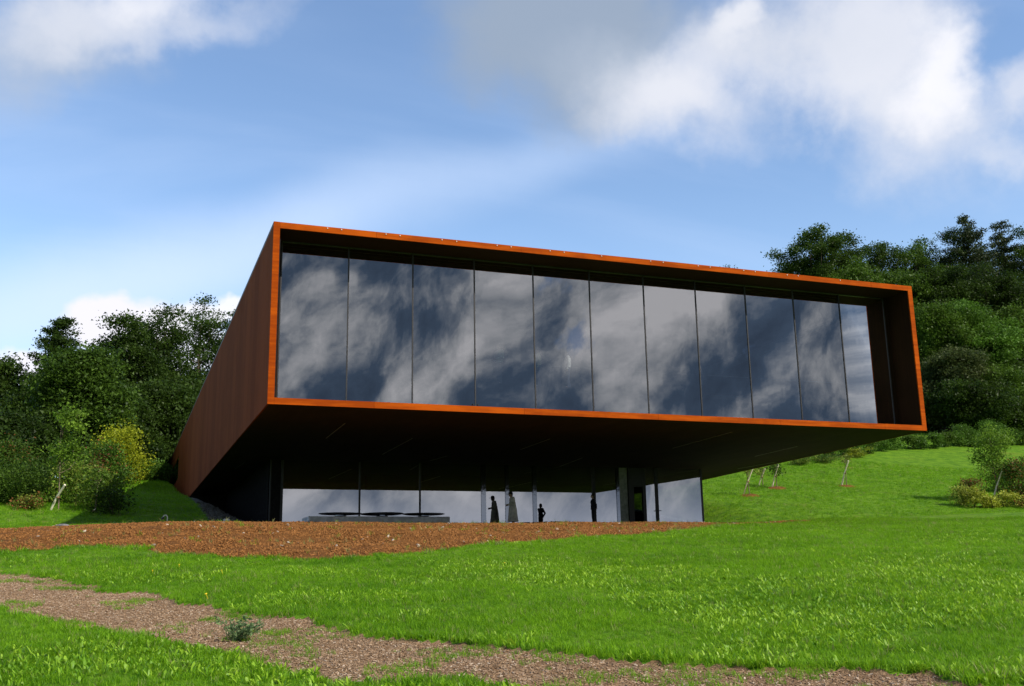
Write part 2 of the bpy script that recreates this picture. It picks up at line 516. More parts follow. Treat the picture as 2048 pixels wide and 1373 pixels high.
class B:
    """collects boxes, prisms and tubes for one mesh (world coordinates)"""
    def __init__(self):
        self.v, self.f = [], []

    def box(self, x0, x1, y0, y1, z0, z1):
        k = len(self.v)
        self.v += [(x, y, z) for z in (z0, z1) for y in (y0, y1) for x in (x0, x1)]
        self.f += [tuple(k + i for i in q) for q in ((0, 2, 3, 1), (4, 5, 7, 6), (0, 1, 5, 4), (2, 6, 7, 3), (0, 4, 6, 2), (1, 3, 7, 5))]
        return self

    def prism(self, poly, z0, z1):
        """vertical prism over a counter-clockwise plan polygon; z0/z1 numbers or per-corner lists"""
        n, k = len(poly), len(self.v)
        zs0 = z0 if isinstance(z0, (list, tuple)) else [z0] * n
        zs1 = z1 if isinstance(z1, (list, tuple)) else [z1] * n
        self.v += [(p[0], p[1], z) for p, z in zip(poly, zs0)] + [(p[0], p[1], z) for p, z in zip(poly, zs1)]
        self.f += [tuple(k + i for i in reversed(range(n))), tuple(k + n + i for i in range(n))]
        self.f += [(k + i, k + (i + 1) % n, k + n + (i + 1) % n, k + n + i) for i in range(n)]
        return self

    def tube(self, pts, rad, seg=6, cap=True):
        pts = [np.array(p, float) for p in pts]
        n = len(pts)
        rad = rad if isinstance(rad, (list, tuple)) else [rad] * n
        k = len(self.v)
        for i, p in enumerate(pts):
            t = pts[min(i + 1, n - 1)] - pts[max(i - 1, 0)]
            t = t / (np.linalg.norm(t) + 1e-9)
            a = np.cross(t, (0, 0, 1) if abs(t[2]) < 0.9 else (1, 0, 0)); a /= np.linalg.norm(a)
            b = np.cross(t, a)
            for j in range(seg):
                w = 2 * math.pi * j / seg
                self.v.append(tuple(p + (a * math.cos(w) + b * math.sin(w)) * rad[i]))
        for i in range(n - 1):
            for j in range(seg):
                j2 = (j + 1) % seg
                self.f.append((k + i * seg + j, k + i * seg + j2, k + (i + 1) * seg + j2, k + (i + 1) * seg + j))
        if cap:
            self.f.append(tuple(k + j for j in reversed(range(seg))))
            self.f.append(tuple(k + (n - 1) * seg + j for j in range(seg)))
        return self

    def lathe(self, c, prof, seg=24):
        k, n = len(self.v), len(prof)
        for r, z in prof:
            for j in range(seg):
                w = 2 * math.pi * j / seg
                self.v.append((c[0] + r * math.cos(w), c[1] + r * math.sin(w), c[2] + z))
        for i in range(n - 1):
            for j in range(seg):
                j2 = (j + 1) % seg
                self.f.append((k + i * seg + j, k + i * seg + j2, k + (i + 1) * seg + j2, k + (i + 1) * seg + j))
        self.f.append(tuple(k + j for j in reversed(range(seg))))
        self.f.append(tuple(k + (n - 1) * seg + j for j in range(seg)))
        return self

    def build(self, name, m, parent=None, smooth=False, bevel=0.0):
        off = np.array(self.v, float)
        lo = off.min(0); hi = off.max(0)
        org = np.array([(lo[0] + hi[0]) / 2, (lo[1] + hi[1]) / 2, lo[2]])
        me = mesh_py(off - org, self.f, smooth)
        bm = bmesh.new(); bm.from_mesh(me)
        bmesh.ops.recalc_face_normals(bm, faces=bm.faces)
        if bevel:
            bmesh.ops.bevel(bm, geom=[e for e in bm.edges], offset=bevel, segments=1, affect='EDGES', clamp_overlap=True)
        bm.to_mesh(me); bm.free()
        return link(name, me, m, parent, tuple(org))


# ------------------------------------------------------------------ terrain
def sstep(a, b, x):
    t = np.clip((x - a) / (b - a), 0, 1)
    return t * t * (3 - 2 * t)


def vnoise(x, y, seed=0):
    """smooth value noise"""
    xi, yi = np.floor(x).astype(int), np.floor(y).astype(int)
    xf, yf = x - xi, y - yi
    def h(a, b):
        n = (a * 374761393 + b * 668265263 + seed * 1442695041) & 0xffffffff
        n = ((n ^ (n >> 13)) * 1274126177) & 0xffffffff
        return ((n ^ (n >> 16)) & 0xffff) / 65535.0
    u, v = xf * xf * (3 - 2 * xf), yf * yf * (3 - 2 * yf)
    return (h(xi, yi) * (1 - u) + h(xi + 1, yi) * u) * (1 - v) + (h(xi, yi + 1) * (1 - u) + h(xi + 1, yi + 1) * u) * v


def fbm(x, y, f, o=4, seed=0):
    s, a, t = 0, 1.0, 0
    for i in range(o):
        s = s + a * vnoise(x * f, y * f, seed + i * 17); t += a
        a *= 0.5; f *= 2.03
    return s / t


CRX = [-40, -8, -4, 0, 3, 25, 30.5, 40.8, 60, 120]
CRZ = [1.2, 1.65, 1.80, 1.96, 2.02, 2.03, 2.20, 2.56, 3.15, 4.5]
LY = [38, 44, 50, 60, 74, 90, 110, 150, 300, 900]
LZ = [0, 2.05, 2.7, 4.15, 5.75, 7.9, 10.0, 13.0, 18.0, 18.0]
RY = [38, 46, 52, 62, 70, 80, 95, 110, 130, 200, 900]
RZ = [0, 2.50, 3.05, 5.05, 6.5, 8.9, 12.9, 16.0, 20.0, 34.0, 40.0]
TY = [38, 50, 66, 400]
TZ = [2.02, 2.45, 2.46, 2.46]


def ground_z(x, y, rough=True):
    x = np.asarray(x, float); y = np.asarray(y, float)
    plane = -1.6 + 0.03 * np.clip(x, -30, 60) + 0.08 * np.clip(y, -120, 60)
    cr = np.interp(x, CRX, CRZ)
    w = sstep(22, 38, y)
    p38 = -1.6 + 0.03 * np.clip(x, -30, 60) + 0.08 * 38
    front = plane + w * (cr - p38)
    L = np.interp(y, LY, LZ); L = np.where(y < 44, cr + (2.05 - 1.9) * (y - 38) / 6 + (L * 0), L)
    L = np.where((y >= 44) & (y < 50), np.interp(y, [44, 50], [0, 1]) * (2.7 - 0) + (1 - np.interp(y, [44, 50], [0, 1])) * (cr + 0.15), L)
    Rr = np.interp(y, RY, RZ) + 0.04 * np.clip(x - 40, -5, 60)
    Rr = np.where(y < 46, cr + np.interp(y, [38, 46], [0, 1]) * (np.interp(46, RY, RZ) + 0.04 * np.clip(x - 40, -5, 60) - cr), Rr)
    T = np.interp(y, TY, TZ)
    # bank between the left hill and the terrace under the box
    bank = np.interp(y, [38, 44, 50, 60, 74, 80], [2.02, 2.3, 3.3, 4.5, 5.6, 5.6])
    a = sstep(3.6, 4.3, x); b = sstep(4.3, 7.2, x)
    left = L * (1 - a) + np.minimum(L, np.where(y > 74, 5.6, bank)) * a
    mid = left * (1 - b) + T * b
    rdg = np.interp(y, [38, 52, 75, 76], [33.2, 33.4, 33.4, 33.4])
    c = sstep(0, 1, (x - rdg) / np.interp(y, [38, 50, 56], [4, 3.0, 4.5]))
    back = mid * (1 - c) + Rr * c
    # behind the building the hill closes again
    d = sstep(116, 122, y)
    back = back * (1 - d) + (np.interp(y, LY, LZ) * (1 - sstep(0, 60, x)) + Rr * sstep(0, 60, x)) * d
    z = np.where(y <= 38, front, back)
    if rough:
        amp = np.where((x > 3.8) & (x < 33.5) & (y > 40) & (y < 118), 0.0, 1.0)
        z = z + (fbm(x, y, 0.35, 3, 5) - 0.5) * 0.16 * amp * np.clip(y / 12, 0.3, 1)
    return z


def on_ground(px, py, tmax=400):
    d = ray(px, py); d = d / np.linalg.norm(d)
    t = np.arange(3, tmax, 0.05)
    P = d[None, :] * t[:, None]
    g_ = ground_z(P[:, 0], P[:, 1], False)
    hit = np.nonzero(P[:, 2] <= g_)[0]
    i = hit[0] if len(hit) else len(t) - 1
    return P[i]


def curve(pts):
    return np.array([on_ground(*p)[:2] for p in pts])


def in_poly(x, y, poly):
    c = np.zeros(x.shape, bool)
    n = len(poly)
    for i in range(n):
        x1, y1 = poly[i]; x2, y2 = poly[(i + 1) % n]
        if y1 == y2:
            continue
        k = ((y1 > y) != (y2 > y)) & (x < (x2 - x1) * (y - y1) / (y2 - y1) + x1)
        c ^= k
    return c


soil_front = curve([(0, 1107), (60, 1104), (115, 1097), (190, 1095), (270, 1099), (340, 1106), (400, 1111), (460, 1116), (560, 1119), (700, 1115), (800, 1109), (1000, 1090), (1200, 1074), (1400, 1060), (1470, 1051)])
SOIL = np.vstack([[[-14, 31.0]], soil_front, [[29.0, 37.7], [30.0, 39.0], [29.6, 40.6], [20, 40.8], [4.5, 40.8], [0, 40.2], [-3, 38.6], [-8, 37.2], [-14, 36.4]]])
path_far = curve([(0, 1140), (180, 1168), (330, 1185), (400, 1205), (620, 1235), (760, 1262), (1000, 1286), (1300, 1312), (1500, 1329), (1750, 1345), (2048, 1361)])
path_near = curve([(0, 1218), (130, 1262), (250, 1290), (400, 1308), (560, 1335), (700, 1362), (800, 1372)])
PATH = np.vstack([[[-10, 36.0]], [[-5.0, 29.5]], path_far, [[9.5, 4.2], [12, 1.5], [6.0, 1.0], [4.0, 5.6]], path_near[::-1], [[-4.2, 21.0], [-9, 27.0], [-13, 31.0]]])
TERR = np.array([[3.4, 40.8], [34.4, 40.8], [33.45, 52], [33.45, 75], [4.0, 75], [3.9, 50], [3.4, 44]])


def jitter(x, y):
    return (x + (fbm(x, y, 1.1, 3, 31) - 0.5) * 0.9, y + (fbm(x, y, 1.1, 3, 77) - 0.5) * 0.9)


def zone(x, y):
    """0 lawn, 1 soil bed, 2 wood chip path, 3 terrace, 4 stone bank"""
    jx, jy = jitter(x, y)
    k = np.zeros(x.shape, int)
    k[in_poly(jx, jy, SOIL)] = 1
    k[in_poly(jx, jy, PATH)] = 2
    tt = in_poly(x, y, TERR) & (k == 0)
    k[tt] = 3
    k[tt & (x < 7.3)] = 4
    return k


def build_terrain():
    def axis(segs):
        out = []
        for a, b, s in segs:
            out += list(np.arange(a, b, s))
        return np.array(out + [segs[-1][1]])
    xs = axis([(-3000, -200, 400), (-200, -60, 20), (-60, -14, 2.0), (-14, -6, 0.17), (-6, 14, 0.09), (14, 34.4, 0.17), (34.4, 60, 0.5), (60, 140, 1.5), (140, 400, 20), (400, 3000, 400)])
    ys = axis([(-3000, -200, 400), (-200, -20, 20), (-20, 4, 2.0), (4, 24, 0.09), (24, 42, 0.17), (42, 80, 0.5), (80, 160, 1.5), (160, 400, 20), (400, 3000, 400)])
    X, Y = np.meshgrid(xs, ys)
    Z = ground_z(X, Y)
    ny, nx = X.shape
    ix = np.arange(nx - 1)[None, :] + np.arange(ny - 1)[:, None] * nx
    q = np.stack([ix, ix + 1, ix + nx + 1, ix + nx], -1).reshape(-1, 4)
    cx = (X[:-1, :-1] + X[1:, 1:]).ravel() / 2; cy = (Y[:-1, :-1] + Y[1:, 1:]).ravel() / 2
    k = zone(cx, cy)
    kv = zone(X.ravel(), Y.ravel())
    Zr = Z.ravel().copy()
    lump = (fbm(X.ravel(), Y.ravel(), 2.2, 4, 9) - 0.5)
    Zr += np.where(kv == 1, lump * 0.14, 0) - np.where(kv == 2, 0.035, 0) + np.where(kv == 4, lump * 0.15, 0)
    V = np.stack([X.ravel(), Y.ravel(), Zr], -1)
    for idx, nm, mt in ((0, 'ground', 'g_lawn'), (1, 'soil', 'g_soil'), (2, 'path', 'g_path'), (3, 'terrace_paving', 'g_paving'), (4, 'stone_bank', 'g_bank')):
        f = q[k == idx]
        used, inv = np.unique(f, return_inverse=True)
        me = bpy.data.meshes.new(nm)
        me.vertices.add(len(used)); me.vertices.foreach_set('co', V[used].ravel())
        n = len(f)
        me.loops.add(n * 4); me.loops.foreach_set('vertex_index', inv.ravel().astype(np.int32))
        me.polygons.add(n)
        me.polygons.foreach_set('loop_start', np.arange(0, n * 4, 4, dtype=np.int32))
        me.polygons.foreach_set('loop_total', np.full(n, 4, np.int32))
        me.polygons.foreach_set('use_smooth', np.ones(n, bool))
        me.update(calc_edges=True); me.validate()
        prop(link(nm, me, M[mt]), kind='structure')


build_terrain()


# ------------------------------------------------------------------ the museum building
X0, X1, Y0, ZB, ZT = 4.375, 32.43, 34.80, 5.808, 12.308
RIM = 0.225
YG = 36.2
XR_BACK = 35.07                   # the right side splays outward towards the rear
LEN = 80.3
bld = thing('museum_building', 'long rust brown steel box building cantilevered over a glazed ground floor', 'building', (18.4, 60, 2.4))
slope_r = (35.07 - 32.43) / 23.0


def xr(y):
    return X1 + slope_r * min(y - Y0, 30) + 0.0 * y


# front rim in sheet lengths with open joints
cuts = [X0 + RIM, 8.05, 13.7, 19.3, 24.9, 30.2, X1 - RIM]
for a, b in zip(cuts[:-1], cuts[1:]):
    B().box(a + 0.004, b - 0.004, Y0, Y0 + 0.05, ZT - RIM, ZT).build('rim_panel', M['rim'], bld)
    B().box(a + 0.004, b - 0.004, Y0, Y0 + 0.05, ZB, ZB + RIM).build('rim_panel', M['rim'], bld)
for x0 in (X0, X1 - RIM):
    B().box(x0, x0 + RIM, Y0 - 0.002, Y0 + 0.05, ZB - 0.002, ZT + 0.002).build('rim_panel', M['rim'], bld)
# bolts along the top rim, in pairs
BOLT = [(655, 456), (683, 459), (772, 467), (800, 470), (884, 477), (913, 480), (994, 489), (1022, 492), (1100, 500), (1128, 502), (1203, 510),
        (1301, 520), (1326, 523), (1396, 530), (1420, 533), (1487, 540), (1510, 543), (1574, 549), (1596, 551), (1680, 560)]
bme = None
for px, py in BOLT:
    d = ray(px, py); p = d / d[1] * Y0
    if bme is None:
        o = B().lathe((p[0], Y0 - 0.008, ZT - 0.060), [(0.006, -0.024), (0.020, -0.012), (0.020, 0.012), (0.006, 0.024)], 8).build('bolt', M['bolt'], bld)
        bme = o.data
    else:
        link('bolt', bme, None, bld, (p[0], Y0 - 0.008, ZT - 0.060 - 0.024))
# soffit, roof, reveal linings
soff = [(X0 + 0.03, Y0 + 0.052), (X1 - 0.05, Y0 + 0.052), (xr(57.8), 57.8), (xr(57.8) + 0.3, 76), (X0 + 0.03, 76)]
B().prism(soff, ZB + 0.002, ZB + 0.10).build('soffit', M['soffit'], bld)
B().prism([(X0, Y0 + 0.052), (X1, Y0 + 0.052), (xr(64.8), 64.8), (xr(64.8), Y0 + LEN), (X0, Y0 + LEN)], ZT - RIM + 0.11, ZT - 0.01).build('roof', M['roof'], bld)
zi0, zi1 = ZB + RIM, ZT - RIM
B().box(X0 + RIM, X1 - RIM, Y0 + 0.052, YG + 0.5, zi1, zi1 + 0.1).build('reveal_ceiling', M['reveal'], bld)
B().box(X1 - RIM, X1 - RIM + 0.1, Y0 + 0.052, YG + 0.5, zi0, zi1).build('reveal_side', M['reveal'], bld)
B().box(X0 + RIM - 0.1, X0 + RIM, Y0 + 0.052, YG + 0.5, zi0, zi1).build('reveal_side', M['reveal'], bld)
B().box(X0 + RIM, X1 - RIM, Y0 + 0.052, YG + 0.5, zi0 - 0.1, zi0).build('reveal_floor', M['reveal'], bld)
# left flank: upright sheets of weathering steel with open joints, cut off by the rising ground
y = Y0 + 0.052
k = 0
while y < Y0 + LEN - 0.5:
    w = 1.25 if y < 70 else 2.5
    y2 = min(y + w, Y0 + LEN)
    zb0 = ZB if y < 74 else min(ZB + 0.0, 99)
    if not (92 < y < 104):
        B().box(X0, X0 + 0.06, y + 0.006, y2 - 0.006, zb0, ZT).build('side_panel', M['side'], bld)
    else:
        B().box(X0, X0 + 0.06, y + 0.006, y2 - 0.006, zb0, 8.7).build('side_panel', M['side'], bld)
        B().box(X0, X0 + 0.06, y + 0.006, y2 - 0.006, 10.7, ZT).build('side_panel', M['side'], bld)
    y = y2
    k += 1
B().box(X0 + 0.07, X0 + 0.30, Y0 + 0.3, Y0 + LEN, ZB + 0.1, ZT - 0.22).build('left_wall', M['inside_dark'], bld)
# window strip low at the far end of the left flank
wn = B().box(X0 + 0.061, X0 + 0.068, 92.7, 105, 8.7, 10.7).build('side_window', M['frame'], bld)
for i in range(4):
    B().box(X0 + 0.03, X0 + 0.058, 92.9 + i * 3.0, 95.7 + i * 3.0, 8.78, 10.62).build('pane', M['glass_low'], wn)
# right flank
pr = [(X1 - 0.05, Y0 + 0.052), (X1, Y0 + 0.052), (xr(64.8), 64.8), (xr(64.8), Y0 + LEN), (xr(64.8) - 0.05, Y0 + LEN), (xr(64.8) - 0.05, 64.8)]
B().prism(pr, ZB, ZT - 0.01).build('right_wall', M['side'], bld)
B().box(X0 + 0.3, xr(64.8), Y0 + LEN - 0.2, Y0 + LEN, ZB, ZT - 0.23).build('rear_wall', M['side'], bld)
# soffit light slots
SLOT = [((652, 877), (690, 847)), ((765, 909), (825, 877)), ((1040, 900), (1100, 878)), ((1345, 897), (1465, 864)), ((1510, 913), (1595, 893)),
        ((1110, 937), (1165, 916)), ((470, 938), (490, 925)), ((1475, 938), (1548, 925)), ((860, 922), (895, 912))]
for a, b in SLOT:
    pa = ray(*a); pa = pa / pa[2] * ZB; pb = ray(*b); pb = pb / pb[2] * ZB
    xm = (pa[0] + pb[0]) / 2; s = (pa[0] - pb[0]) / (pa[1] - pb[1])
    q = [(pb[0] - 0.022, pb[1]), (pb[0] + 0.022, pb[1]), (pa[0] + 0.022, pa[1]), (pa[0] - 0.022, pa[1])]
    B().prism(q, ZB - 0.006, ZB - 0.001).build('soffit_light_slot', M['slot'], bld)
# upper glazing: eleven tall panes
GX = np.linspace(4.88, 31.98, 12)
gz0, gz1 = zi0 + 0.17, zi1 - 0.04
for i in range(11):
    a, b = GX[i] + 0.022, GX[i + 1] - 0.022
    # each sheet bows very slightly, as large insulating panes do
    n = 8
    v, f = [], []
    bow = rnd.uniform(0.002, 0.007) * rnd.choice((1, 1, -1)); tilt = rnd.uniform(-0.002, 0.002); twist = rnd.uniform(-0.0015, 0.0015)
    for r_ in range(n + 1):
        for c_ in range(n + 1):
            s, t = c_ / n, r_ / n
            v.append((a + (b - a) * s, YG - bow * (1 - (2 * s - 1) ** 2) + tilt * (s - 0.5) + twist * (t - 0.5), gz0 + (gz1 - gz0) * t))
    for r_ in range(n):
        for c_ in range(n):
            p = r_ * (n + 1) + c_
            f.append((p, p + 1, p + n + 2, p + n + 1))
    o = B(); o.v, o.f = v, f
    ob = o.build('glazing_pane', M['glass_up'], bld, smooth=True)
for i in range(12):
    B().box(GX[i] - 0.022, GX[i] + 0.022, YG - 0.030, YG + 0.12, gz0, gz1).build('mullion', M['frame'], bld)
B().box(GX[0] - 0.022, GX[-1] + 0.022, YG - 0.035, YG + 0.12, gz1, zi1).build('head_frame', M['frame'], bld)
B().box(GX[0] - 0.022, GX[-1] + 0.022, YG - 0.035, YG + 0.12, zi0, gz0).build('sill_frame', M['frame'], bld)
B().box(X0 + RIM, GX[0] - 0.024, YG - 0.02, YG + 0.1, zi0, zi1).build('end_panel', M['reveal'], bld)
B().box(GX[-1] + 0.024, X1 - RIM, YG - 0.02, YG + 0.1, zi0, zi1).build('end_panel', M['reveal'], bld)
pm_ = GX[3]
for dx in (-0.10, 0.10):
    B().box(pm_ + dx - 0.02, pm_ + dx + 0.02, YG - 0.06, YG - 0.03, gz0 + 0.10, gz0 + 0.15).build('vent_catch', M['black'], bld)
# upper room
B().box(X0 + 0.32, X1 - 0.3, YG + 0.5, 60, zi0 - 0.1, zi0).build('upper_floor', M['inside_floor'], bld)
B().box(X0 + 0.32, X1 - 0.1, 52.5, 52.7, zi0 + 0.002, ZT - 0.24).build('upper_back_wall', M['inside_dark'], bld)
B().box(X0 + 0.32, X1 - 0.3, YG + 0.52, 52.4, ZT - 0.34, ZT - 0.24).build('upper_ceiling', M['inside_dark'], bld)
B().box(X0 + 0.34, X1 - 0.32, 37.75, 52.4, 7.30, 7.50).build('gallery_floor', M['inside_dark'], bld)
hr = B()
hr.tube([(X0 + 0.6, 37.9, 8.37), (X1 - 0.6, 37.9, 8.37)], 0.014, 6)
hr.build('handrail', M['frame'], bld)
# ground floor glazing
GY, F0 = 51.6, 2.46
posts = [(6.75, 6.81, 'frame'), (7.28, 7.40, 'frame'), (11.20, 11.28, 'frame'), (14.37, 14.45, 'frame'), (17.76, 18.02, 'steel'), (19.12, 19.33, 'steel'),
         (20.70, 20.93, 'steel'), (24.24, 24.44, 'black'), (25.73, 25.91, 'steel'), (26.47, 26.80, 'black'), (27.36, 27.56, 'black'), (28.16, 28.34, 'black'), (31.16, 31.24, 'frame')]
for a, b, mm in posts:
    B().box(a, b, GY - 0.05, GY + 0.10, F0 - 0.05, ZB).build('glazing_post', M[mm], bld)
for (a, b) in [(p[1], q_[0]) for p, q_ in zip(posts[:-1], posts[1:])]:
    if abs(a - 26.80) < 0.01 or abs(a - 25.91) < 0.01:
        continue                                        # the open doorway and the solid leaf beside it
    n = 6
    bow = rnd.uniform(0.002, 0.006) if b - a > 2 else 0.001
    v, f = [], []
    for r_ in range(2):
        for c_ in range(n + 1):
            s = c_ / n
            v.append((a + (b - a) * s, GY - bow * (1 - (2 * s - 1) ** 2), F0 if r_ == 0 else ZB))
    for c_ in range(n):
        f.append((c_, c_ + 1, n + 2 + c_, n + 1 + c_))
    o = B(); o.v, o.f = v, f
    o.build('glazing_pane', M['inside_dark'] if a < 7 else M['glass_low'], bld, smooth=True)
B().box(25.93, 26.45, GY + 0.03, GY + 0.09, F0, ZB).build('door_panel', M['door_leaf'], bld)
B().box(26.80, 27.36, GY - 0.04, GY + 0.08, 4.75, ZB).build('door_transom', M['black'], bld)
hd = B()
hd.tube([(28.10, GY - 0.14, 3.42), (28.42, GY - 0.14, 3.42)], 0.025, 6)
hd.tube([(28.26, GY - 0.05, 3.42), (28.26, GY - 0.14, 3.42)], 0.02, 6)
hd.build('door_handle', M['frame'], bld)
B().box(7.0, 31.25, GY - 0.05, GY + 0.08, F0 - 0.12, F0 - 0.002).build('sill_frame', M['concrete'], bld)
# right return of the ground floor glass
B().box(31.18, 31.21, GY + 0.12, 57.0, F0, ZB).build('glazing_pane', M['glass_clear'], bld)
B().box(31.18, 31.21, 57.1, 63.0, F0, ZB).build('glazing_pane', M['glass_clear'], bld)
for yy in (57.0, 63.0):
    B().box(31.16, 31.24, yy, yy + 0.1, F0, ZB).build('glazing_post', M['frame'], bld)
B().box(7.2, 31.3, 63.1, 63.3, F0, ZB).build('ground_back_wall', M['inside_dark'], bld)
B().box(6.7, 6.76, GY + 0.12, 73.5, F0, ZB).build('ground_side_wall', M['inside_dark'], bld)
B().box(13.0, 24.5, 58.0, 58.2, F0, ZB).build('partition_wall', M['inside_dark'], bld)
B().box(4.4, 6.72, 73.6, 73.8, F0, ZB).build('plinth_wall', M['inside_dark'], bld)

# retaining wall with pale coping to the right of the glass
rw = thing('retaining_wall', 'low dark retaining wall with pale sloping coping beside the right glass corner', 'wall', (33.5, 60, 2.4))
yA, yB = 54.0, 72.0
B().prism([(33.62, yA), (33.80, yA), (33.80, yB), (33.62, yB)], 2.2, [2.42, 2.42, 5.5, 5.5]).build('wall', M['dark_stone'], rw)
B().prism([(33.57, yA), (33.85, yA), (33.85, yB), (33.57, yB)], [2.423, 2.423, 5.503, 5.503], [2.53, 2.53, 5.61, 5.61]).build('coping', M['coping'], rw)

# three round shallow dishes on a long concrete block under the overhang
pl_ = thing('concrete_block', 'long low grey concrete block under the overhang, in front of the left panes', 'bench', (11.2, 47.2, 2.3))
B().box(7.82, 14.42, 46.4, 48.2, 2.22, 2.75).build('block', M['concrete'], pl_, bevel=0.03)
for px, lab, ti in ((681, 'round dark dish on the concrete block, leftmost and nearest the block end', 0.5), (764, 'round dark dish in the middle of the concrete block', -0.5),
                    (847, 'round dark dish on the right end of the concrete block', 0.4)):
    d = ray(px, 1033); p = d / d[1] * 47.0
    t_ = thing('round_dish', lab, 'dish', (p[0], 47.0, 2.75), 'round dishes on the concrete block')
    o = B().lathe((p[0], 47.0, 2.85), [(0.55, 0.0), (0.85, 0.012), (0.99, 0.035), (1.0, 0.06), (0.97, 0.065), (0.7, 0.05), (0.1, 0.045)], 36).build('dish', M['black'], t_, smooth=False)
    o.rotation_euler = (R(ti), R(0.6 * ti), 0)
    B().lathe((p[0], 47.0, 2.75), [(0.30, 0), (0.26, 0.05), (0.26, 0.105)], 20).build('foot', M['steel'], t_)
# small things on the left of the terrace
lp = thing('path_light', 'small pale metal hoop light at the dark mound edge left of the building', 'light', (2.05, 43.6, 2.2))
d = ray(331, 1044); p = d / d[1] * 41.2
g0 = float(ground_z(p[0], 41.2))
lp.location = (p[0], 41.2, g0)
B().tube([(p[0] + 0.06, 41.2, g0 - 0.05), (p[0] + 0.06, 41.2, g0 + 0.34), (p[0] + 0.02, 41.2, g0 + 0.40), (p[0] - 0.05, 41.2, g0 + 0.40), (p[0] - 0.10, 41.2, g0 + 0.33)], 0.022, 6).build('post', M['coping'], lp)
B().lathe((p[0] - 0.10, 41.2, g0 + 0.24), [(0.055, 0), (0.06, 0.05), (0.02, 0.1)], 10).build('lamp_head', M['frame'], lp)
d = ray(453, 1044); p = d / d[1] * 42.0
g0 = float(ground_z(p[0], 42.0))
prop(B().box(p[0] - 0.11, p[0] + 0.11, 41.9, 42.1, g0 - 0.05, g0 + 0.25).build('service_box', M['coping'], None, bevel=0.015), 'small pale grey box standing on the stone bank under the left overhang', 'box')
d = ray(126, 1052); p = d / d[1] * 38.5
g0 = float(ground_z(p[0], 38.5))
prop(B().lathe((p[0], 38.5, g0 - 0.02), [(0.22, 0), (0.24, 0.05), (0.17, 0.10), (0.06, 0.12)], 9).build('dark_stone', M['dark_stone'], None), 'single flat dark stone at the back edge of the soil bed, far left', 'stone')


# ------------------------------------------------------------------ people
def unit_ball(nu=14, nv=9):
    v = [(0, 0, -1.0)]
    for j in range(1, nv):
        th = math.pi * j / nv - math.pi / 2
        v += [(math.cos(th) * math.cos(2 * math.pi * i / nu), math.cos(th) * math.sin(2 * math.pi * i / nu), math.sin(th)) for i in range(nu)]
    v.append((0, 0, 1.0))
    f = [(0, 1 + (i + 1) % nu, 1 + i) for i in range(nu)]
    for j in range(nv - 2):
        f += [(1 + j * nu + i, 1 + j * nu + (i + 1) % nu, 1 + (j + 1) * nu + (i + 1) % nu, 1 + (j + 1) * nu + i) for i in range(nu)]
    t = 1 + (nv - 2) * nu
    f += [(t + i, t + (i + 1) % nu, len(v) - 1) for i in range(nu)]
    return np.array(v), f


USPH_V, USPH_F = unit_ball()


def remeshed(parts, voxel, m, name, parent, loc):
    """union of tapered limbs and balls -> one smooth continuous surface"""
    V, F = [], []
    def ball(c, r):
        r = r if isinstance(r, (tuple, list)) else (r, r, r)
        k = len(V) * len(USPH_V)
        V.append(USPH_V * np.array(r) + np.array(c))
        F.extend(tuple(k + i for i in f_) for f_ in USPH_F)
    for p in parts:
        if p[0] == 'b':
            ball(p[1], p[2])
        else:
            _, a, b, ra, rb = p[:5]
            a, b = np.array(a, float), np.array(b, float)
            n = max(2, int(np.linalg.norm(b - a) / (0.45 * min(ra, rb))) + 1)
            for i in range(n + 1):
                t = i / n
                ball(a + (b - a) * t, ra + (rb - ra) * t)
    me = bpy.data.meshes.new(name)
    me.from_pydata(np.concatenate(V).tolist(), [], F)
    tmp = bpy.data.objects.new('tmp', me); COL.objects.link(tmp)
    r = tmp.modifiers.new('r', 'REMESH'); r.mode = 'VOXEL'; r.voxel_size = voxel; r.use_smooth_shade = True
    s = tmp.modifiers.new('s', 'SMOOTH'); s.iterations = 4; s.factor = 0.5
    ev = tmp.evaluated_get(bpy.context.evaluated_depsgraph_get())
    out = bpy.data.meshes.new_from_object(ev)
    bpy.data.objects.remove(tmp); bpy.data.meshes.remove(me)
    o = bpy.data.objects.new(name, out); COL.objects.link(o)
    out.materials.clear(); out.materials.append(m)
    o.parent = parent
    return o


def loft(rings, name, m, parent, seg=20, fold=0.0, close=True):
    """garment: elliptical rings (cx, cy, z, rx, ry)"""
    v, f = [], []
    for cx, cy, z, rx, ry in rings:
        for j in range(seg):
            w = 2 * math.pi * j / seg
            k_ = 1 + fold * math.sin(w * 5 + z * 3) * (1.2 - min(1, z))
            v.append((cx + rx * k_ * math.cos(w), cy + ry * k_ * math.sin(w), z))
    for i in range(len(rings) - 1):
        for j in range(seg):
            j2 = (j + 1) % seg
            f.append((i * seg + j, i * seg + j2, (i + 1) * seg + j2, (i + 1) * seg + j))
    if close:
        f.append(tuple((len(rings) - 1) * seg + j for j in range(seg)))
    me = mesh_py(v, f, True)
    me.materials.append(m)
    o = bpy.data.objects.new(name, me); COL.objects.link(o); o.parent = parent
    sm = o.modifiers.new('thickness', 'SOLIDIFY'); sm.thickness = 0.012
    return o


